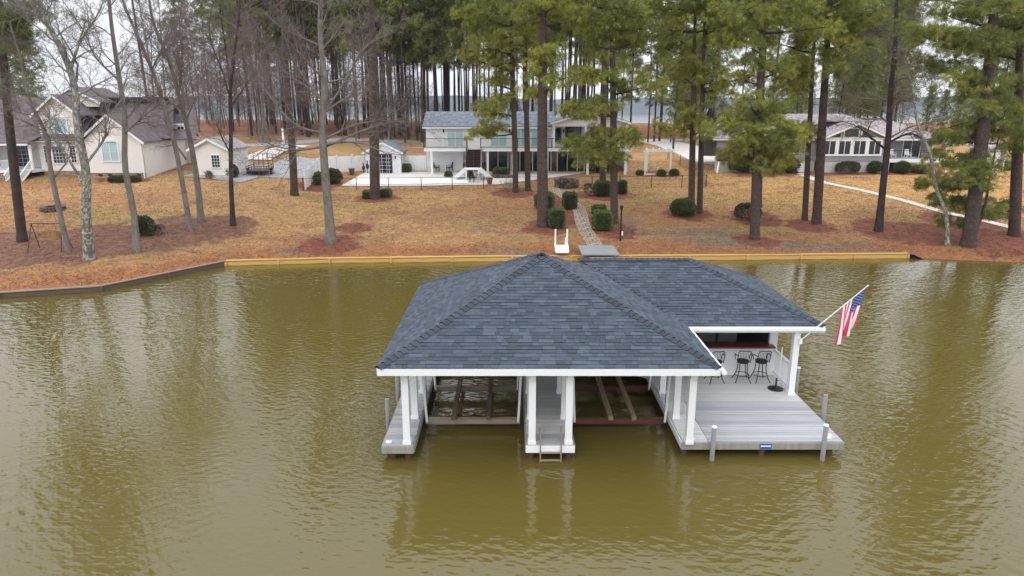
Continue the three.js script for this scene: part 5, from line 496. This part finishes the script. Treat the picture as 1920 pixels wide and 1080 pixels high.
const farTree = (v) => { const o = new THREE.Group(), tb = new Buf(), br = new Buf(), H = [14, 17, 12][v], pts = range(0, 1, 0.125).map((t) => V(0.5 * Math.sin(t * 3 + v), H * t, 0.4 * Math.sin(t * 4))); tb.limb(pts, pts.map((_, i) => Math.max(0.03, 0.15 * (1 - 0.11 * i))), 7); for (let k = 0; k < 22; k++) { const t = 0.28 + 0.72 * (k + rnd()) / 22, i = Math.min(7, Math.floor(t * 8)), a = k * 2.4; twigs(br, pts[i].clone().lerp(pts[i + 1], t * 8 - i), V(Math.cos(a), rr(0.4, 1.1), Math.sin(a)).normalize(), 3.6 * (1.2 - 0.6 * t), 0.05, 2, { kids: [0, 6, 7], up: 0.06, rmin: 0.011 }); } mesh('trunk', [tb.geo()], M.barkGrey, o); mesh('crown', [br.geo()], v === 2 ? M.twigRed : M.twigFar, o); return o; };
const bareV = [0, 1, 2].map(farTree);
function putBare(x, d, v, s, label, group) { const o = bareV[v].clone(); o.name = numbered('bare_tree'); o.position.set(x, groundH(x, d) - 0.1, -d); o.rotation.y = rr(0, 6.28); o.scale.setScalar(s); tag(o, label, 'tree', group); scene.add(o); }
const xAt = (px, d) => (px - 960) / F * (d * cT + 6 * sT);
for (let i = 0; i < 270; i++) { const d = rr(112, 182), px = i < 150 ? rr(690, 1290) : i < 205 ? rr(440, 760) : rr(-60, 1980); if (px > 1195 && px < 1290 && d > 120) continue; if (px > 40 && px < 330 && rnd() < 0.75) continue; if (px > 1690 && px < 1800 && rnd() < 0.8) continue; putPine(xAt(px, d), d, Math.floor(rnd() * 4), rr(0.85, 1.15), 'tall slender pine standing in the wood behind the houses', 'pines in the wood behind the houses'); }
for (let i = 0; i < 26; i++) { const d = rr(100, 150), px = [rr(1480, 1680), rr(1220, 1330), rr(1560, 1680), rr(1860, 1960)][i % 4]; if (px > 1690 && px < 1800) continue; putPine(xAt(px, d), d, 4, rr(0.6, 0.95), 'dark low-branched pine behind the grey house', 'low-branched pines behind the grey house'); }
for (const [px, d, s] of [[30, 88, 0.75], [70, 96, 0.7], [5, 92, 0.8], [1265, 112, 0.5], [1282, 118, 0.42], [1735, 118, 0.36], [1762, 122, 0.32], [1790, 116, 0.4]]) putPine(xAt(px, d), d, 4, s, px < 200 ? 'dark pine behind the beige house' : 'small dark evergreen behind the houses', px < 200 ? 'pines behind the beige house' : 'small evergreens behind the houses');
for (let i = 0; i < 140; i++) { const d = i < 46 ? rr(95, 160) : i < 84 ? rr(128, 185) : rr(160, 187), px = i < 22 ? rr(300, 520) : i < 36 ? rr(480, 800) : i < 46 ? rr(1560, 1760) : i < 74 ? rr(380, 980) : i < 84 ? rr(1280, 1700) : i < 125 ? rr(340, 1010) : rr(1300, 1700); putBare(xAt(px, d), d, Math.floor(rnd() * 3), i < 46 ? rr(0.8, 1.25) : i < 84 ? rr(0.45, 0.85) : rr(0.32, 0.55), 'grey leafless tree at the edge of the wood', 'leafless trees along the wood'); }
// ---------------------------------------------------------------- hedges and shrubs
const leafG = (() => { const b = new Buf(); b.poly([V(0, 0, 0), V(0.35, 0.5, 0.08), V(0, 1, 0), V(-0.35, 0.5, 0.08)]); return b.geo(); })(), leafM = new THREE.MeshPhysicalMaterial({ color: 0xffffff, roughness: 0.6, transmission: 0.2, thickness: 0, side: THREE.DoubleSide });
const superG = (a, b, c) => { const g = new THREE.SphereGeometry(1, 18, 12), p = g.attributes.position; for (let i = 0; i < p.count; i++) { const x = p.getX(i), y = p.getY(i), z = p.getZ(i), k = Math.pow(x ** 4 + y ** 4 + z ** 4, -0.25); p.setXYZ(i, x * k * a, y * k * b, z * k * c); } g.computeVertexNormals(); return g; };
function shrub(px, py, wpx, hpx, kind, col, label, o2 = {}) { const b = gp(px, py), sc = F / (-b.z * cT + 7 * sT), w = wpx / sc / 2, h = hpx / sc, dz = o2.dz ?? Math.min(w, 0.9), o = thing(kind === 'box' ? 'hedge' : 'shrub', b, label, kind === 'box' ? 'hedge' : 'shrub', o2.group), core = kind === 'box' ? superG(w * 0.74, h * 0.42, dz * 0.74).translate(0, h * 0.47, 0) : new THREE.SphereGeometry(1, 14, 10).scale(w * 0.74, h * 0.43, dz * 0.74).translate(0, h * 0.48, 0);
  if (o2.stem) { const br = new Buf(); for (let k = 0; k < 9; k++) { const a = k * 2.4; twigs(br, V(0.08 * Math.cos(a), 0, 0.08 * Math.sin(a)), V(Math.cos(a) * 0.5, 1, Math.sin(a) * 0.5).normalize(), h * 0.95, 0.02, 2, { kids: [0, 5, 5], up: 0.05, rmin: 0.005 }); } mesh('stems', [br.geo()], o2.stem, o); if (!o2.leaf) return; } else mesh('stems', [core], mat([46, 52, 30]), o);
  const n = Math.min(5200, Math.round((w * h * 4 + w * dz * 4) * (o2.den ?? 620))), im = new THREE.InstancedMesh(leafG, leafM, n), m = new THREE.Matrix4(), q = new THREE.Quaternion(), c = new THREE.Color(), ls = o2.ls ?? 0.1;
  for (let i = 0; i < n; i++) { let p, nrm; if (kind === 'box') { const f = rnd(), u = rr(-1, 1), v = rr(-1, 1); const fw = w * h * 2, ft = w * dz * 2, fs = dz * h * 2, t = f * (fw + ft + fs); if (t < fw) { p = V(u * w, h * (0.5 + v / 2), dz); nrm = V(0, 0, 1); } else if (t < fw + ft) { p = V(u * w, h, v * dz); nrm = V(0, 1, 0); } else { p = V(Math.sign(u) * w, h * (0.5 + v / 2), rr(-1, 1) * dz); nrm = V(Math.sign(u), 0, 0); } const k4 = Math.pow(Math.pow(Math.abs(p.x / w), 4) + Math.pow(Math.abs((p.y - h / 2) / (h / 2)), 4) + Math.pow(Math.abs(p.z / dz), 4), -0.25); p.set(p.x * k4, h / 2 + (p.y - h / 2) * k4, p.z * k4); } else { nrm = jit(1).normalize(); if (nrm.y < -0.6) nrm.y *= -1; p = V(nrm.x * w, h * 0.5 + nrm.y * h * 0.5, nrm.z * dz); }
    const lump = 1 - 0.36 * fbm(p.x * 2.2 + px, p.y * 2.2 + p.z * 1.7, 2); p.x *= lump; p.z *= lump; p.y *= 0.5 + 0.5 * lump; p.add(jit(0.09)); q.setFromUnitVectors(V(0, 1, 0), nrm.clone().add(jit(0.9)).add(V(0, 0.3, 0)).normalize()); const s = ls * rr(0.7, 1.3); m.compose(p, q, V(s, s, s)); im.setMatrixAt(i, m); const k = rr(0.45, 1.5); im.setColorAt(i, c.setRGB(col[0] * k, col[1] * k, col[2] * k)); }
  im.name = 'leaves'; im.userData.kind = 'stuff'; im.castShadow = im.receiveShadow = true; o.add(im); }
const GB = [0.105, 0.14, 0.036], GD = [0.068, 0.088, 0.03], GO = [0.10, 0.10, 0.035], GR = [0.075, 0.065, 0.035];
shrub(688, 372, 14, 14, 'box', GB, 'low clipped hedge on the fence side of the stout pine'); shrub(723, 370, 22, 15, 'box', GB, 'low clipped hedge on the patio side of the stout pine'); shrub(761, 323, 21, 15, 'box', GB, 'clipped green hedge beside the white pool house'); shrub(841, 332, 15, 10, 'ball', GB, 'small round shrub at the outer foot of the white stair'); shrub(880, 332, 15, 10, 'ball', GB, 'small round shrub at the other foot of the white stair');
shrub(941, 329, 34, 14, 'box', GB, 'clipped hedge in the low stone planter before the glass doors'); shrub(1020, 391, 36, 30, 'box', GB, 'tall clipped bush behind the thick pine by the path'); shrub(1068, 391, 27, 32, 'box', GB, 'clipped bush standing alone where the path bends'); shrub(1044, 427, 32, 38, 'box', GB, 'large clipped bush touching the thick pine by the path'); shrub(1129, 431, 38, 38, 'box', GB, 'large clipped bush beside the lamp post');
shrub(1123, 405, 26, 20, 'box', GB, 'clipped bush just behind the one beside the lamp post'); shrub(1129, 367, 31, 29, 'box', GB, 'square hedge at the foot of the pine near the fire pit'); shrub(1166, 363, 18, 25, 'box', GB, 'narrow hedge next to the square hedge near the fire pit'); shrub(1103, 366, 18, 24, 'ball', GR, 'twiggy loose shrub by the fire pit', { stem: M.twigPale, leaf: true, den: 140 });
shrub(1279, 405, 54, 33, 'ball', GD, 'wide dark shrub under the close pair of pines', { dz: 1.1 }); shrub(1402, 413, 56, 32, 'ball', GR, 'brownish loose shrub behind the full bright pine', { dz: 1.1, stem: M.twigRed, leaf: true, den: 260 }); shrub(1199, 329, 14, 9, 'ball', GB, 'small round shrub outside the pergola post'); shrub(1240, 331, 19, 12, 'ball', GB, 'round shrub inside the pergola'); shrub(1264, 330, 19, 12, 'ball', GB, 'round shrub at the driveway side of the pergola');
shrub(1588, 325, 54, 23, 'ball', GD, 'wide shrub under the big gable windows', { stem: M.twigPale, leaf: true, den: 420 }); shrub(1639, 325, 26, 23, 'ball', GD, 'shrub at the corner of the deck stairs and gable'); shrub(1690, 325, 34, 22, 'ball', GD, 'dark shrub below the rocking chairs'); shrub(1724, 325, 26, 16, 'ball', GB, 'low green shrub under the deck end'); shrub(1395, 324, 70, 32, 'ball', GD, 'long dark shrub hiding the gas tank', { dz: 1.2 }); shrub(1478, 324, 46, 27, 'ball', GD, 'dark shrub beside the white deck steps'); shrub(1888, 319, 18, 15, 'box', GB, 'clipped hedge beside the small pale shed');
shrub(222, 341, 40, 11, 'ball', GD, 'low dark shrub under the arched window wall'); shrub(252, 341, 28, 10, 'ball', GD, 'low dark shrub at the corner downspout'); shrub(272, 441, 34, 36, 'ball', GD, 'dark evergreen rhododendron in the leaf bed', { ls: 0.16 }); shrub(300, 440, 22, 18, 'ball', GR, 'small thin shrub beside the rhododendron', { stem: M.twig, leaf: true, den: 110 }); shrub(436, 333, 26, 24, 'ball', GD, 'dark shrub at the garage corner', { ls: 0.13 }); shrub(392, 335, 12, 13, 'ball', GR, 'little brown shrub under the garage window', { stem: M.twig, leaf: true, den: 160 });
shrub(622, 343, 44, 26, 'ball', GO, 'olive spiky shrub inside the white fence corner', { ls: 0.2, den: 200 }); shrub(598, 346, 18, 22, 'ball', GB, 'greener spiky shrub against the white fence panel', { ls: 0.2, den: 200 }); shrub(952, 357, 22, 20, 'ball', GR, 'bare twiggy shrub beside the slender pine', { stem: M.twigPale }); shrub(1176, 436, 24, 30, 'ball', GR, 'bare twiggy shrub behind the lamp post', { stem: M.twigPale }); shrub(1446, 326, 24, 24, 'ball', GR, 'bare crape myrtle in front of the gas tank', { stem: M.twigPale });
{ const b = gp(941, 333), o = thing('stone_planter', b, 'low curved stone planter in front of the glass doors', 'planter'); for (let i = 0; i < 16; i++) { const x = -1.5 + i * 0.2; mesh('stone', [box(0.19, 0.34, 0.3, x, 0.17, 0.5 - 0.12 * Math.abs(x) * Math.abs(x) / 2)], stones[i % 3], o); } }
// ---------------------------------------------------------------- grass, leaves
function scatter(name, geo, m, n, pick, label) { const list = []; for (let i = 0; i < n; i++) { const q = pick(); if (q) list.push(q); } const im = new THREE.InstancedMesh(geo, m, list.length), M4 = new THREE.Matrix4(), q4 = new THREE.Quaternion(), e = new THREE.Euler(), c = new THREE.Color(); list.forEach(([x, d, s, ry, tilt, col], i) => { q4.setFromEuler(e.set(tilt, ry, tilt * 0.6)); M4.compose(V(x, groundH(x, d) + 0.005, -d), q4, V(s, s, s)); im.setMatrixAt(i, M4); im.setColorAt(i, c.setRGB(...col)); }); im.name = name; im.castShadow = im.receiveShadow = true; im.userData = { kind: 'stuff', label }; scene.add(im); }
const blade = (() => { const b = new Buf(); for (let i = 0; i < 5; i++) { const a = i * 1.26, r = 0.3; b.poly([V(r * Math.cos(a) - 0.12, 0, r * Math.sin(a)), V(r * Math.cos(a) + 0.12, 0, r * Math.sin(a)), V(r * 1.9 * Math.cos(a), rr(0.7, 1.1), r * 1.9 * Math.sin(a))]); } return b.geo(); })();
const grassM = new THREE.MeshStandardMaterial({ color: 0xffffff, roughness: 1, side: THREE.DoubleSide });
scatter('grass', blade, grassM, 150000, () => { const t = Math.sqrt(rnd()), d = 36 + 52 * rnd(), x = rr(-0.76, 0.76) * d; if (d < shoreD(x) + 0.35) return null; const [m] = bedAt(x, d); if (m > 0.4) return null; const c = lawn(x, d).map((v) => lin(Math.max(0, v)) * rr(0.85, 1.5)); return [x, d, rr(0.04, 0.09), rr(0, 6.28), rr(-0.3, 0.3), c]; }, 'short dormant grass over the lawn');
const litter = (() => { const b = new Buf(); b.poly([V(-0.5, 0.1, 0), V(0, 0, 0.6), V(0.5, 0.12, 0), V(0, 0.05, -0.6)]); return b.geo(); })();
scatter('fallen_leaves', litter, grassM, 60000, () => { const d = 35 + 34 * rnd(), x = rr(-0.76, 0.76) * d; if (d < shoreD(x) + 0.3) return null; const [m, k] = bedAt(x, d); if (m < 0.3 && rnd() > 0.06) return null; const t = rnd(), c = k ? [rr(92, 158), rr(62, 106), rr(48, 84)] : [rr(96, 160), rr(54, 92), rr(36, 64)]; return [x, d, rr(0.05, 0.12), rr(0, 6.28), rr(-0.5, 0.5), c.map(lin)]; }, 'fallen leaves and pine straw on the beds');
renderer.render(scene, camera);
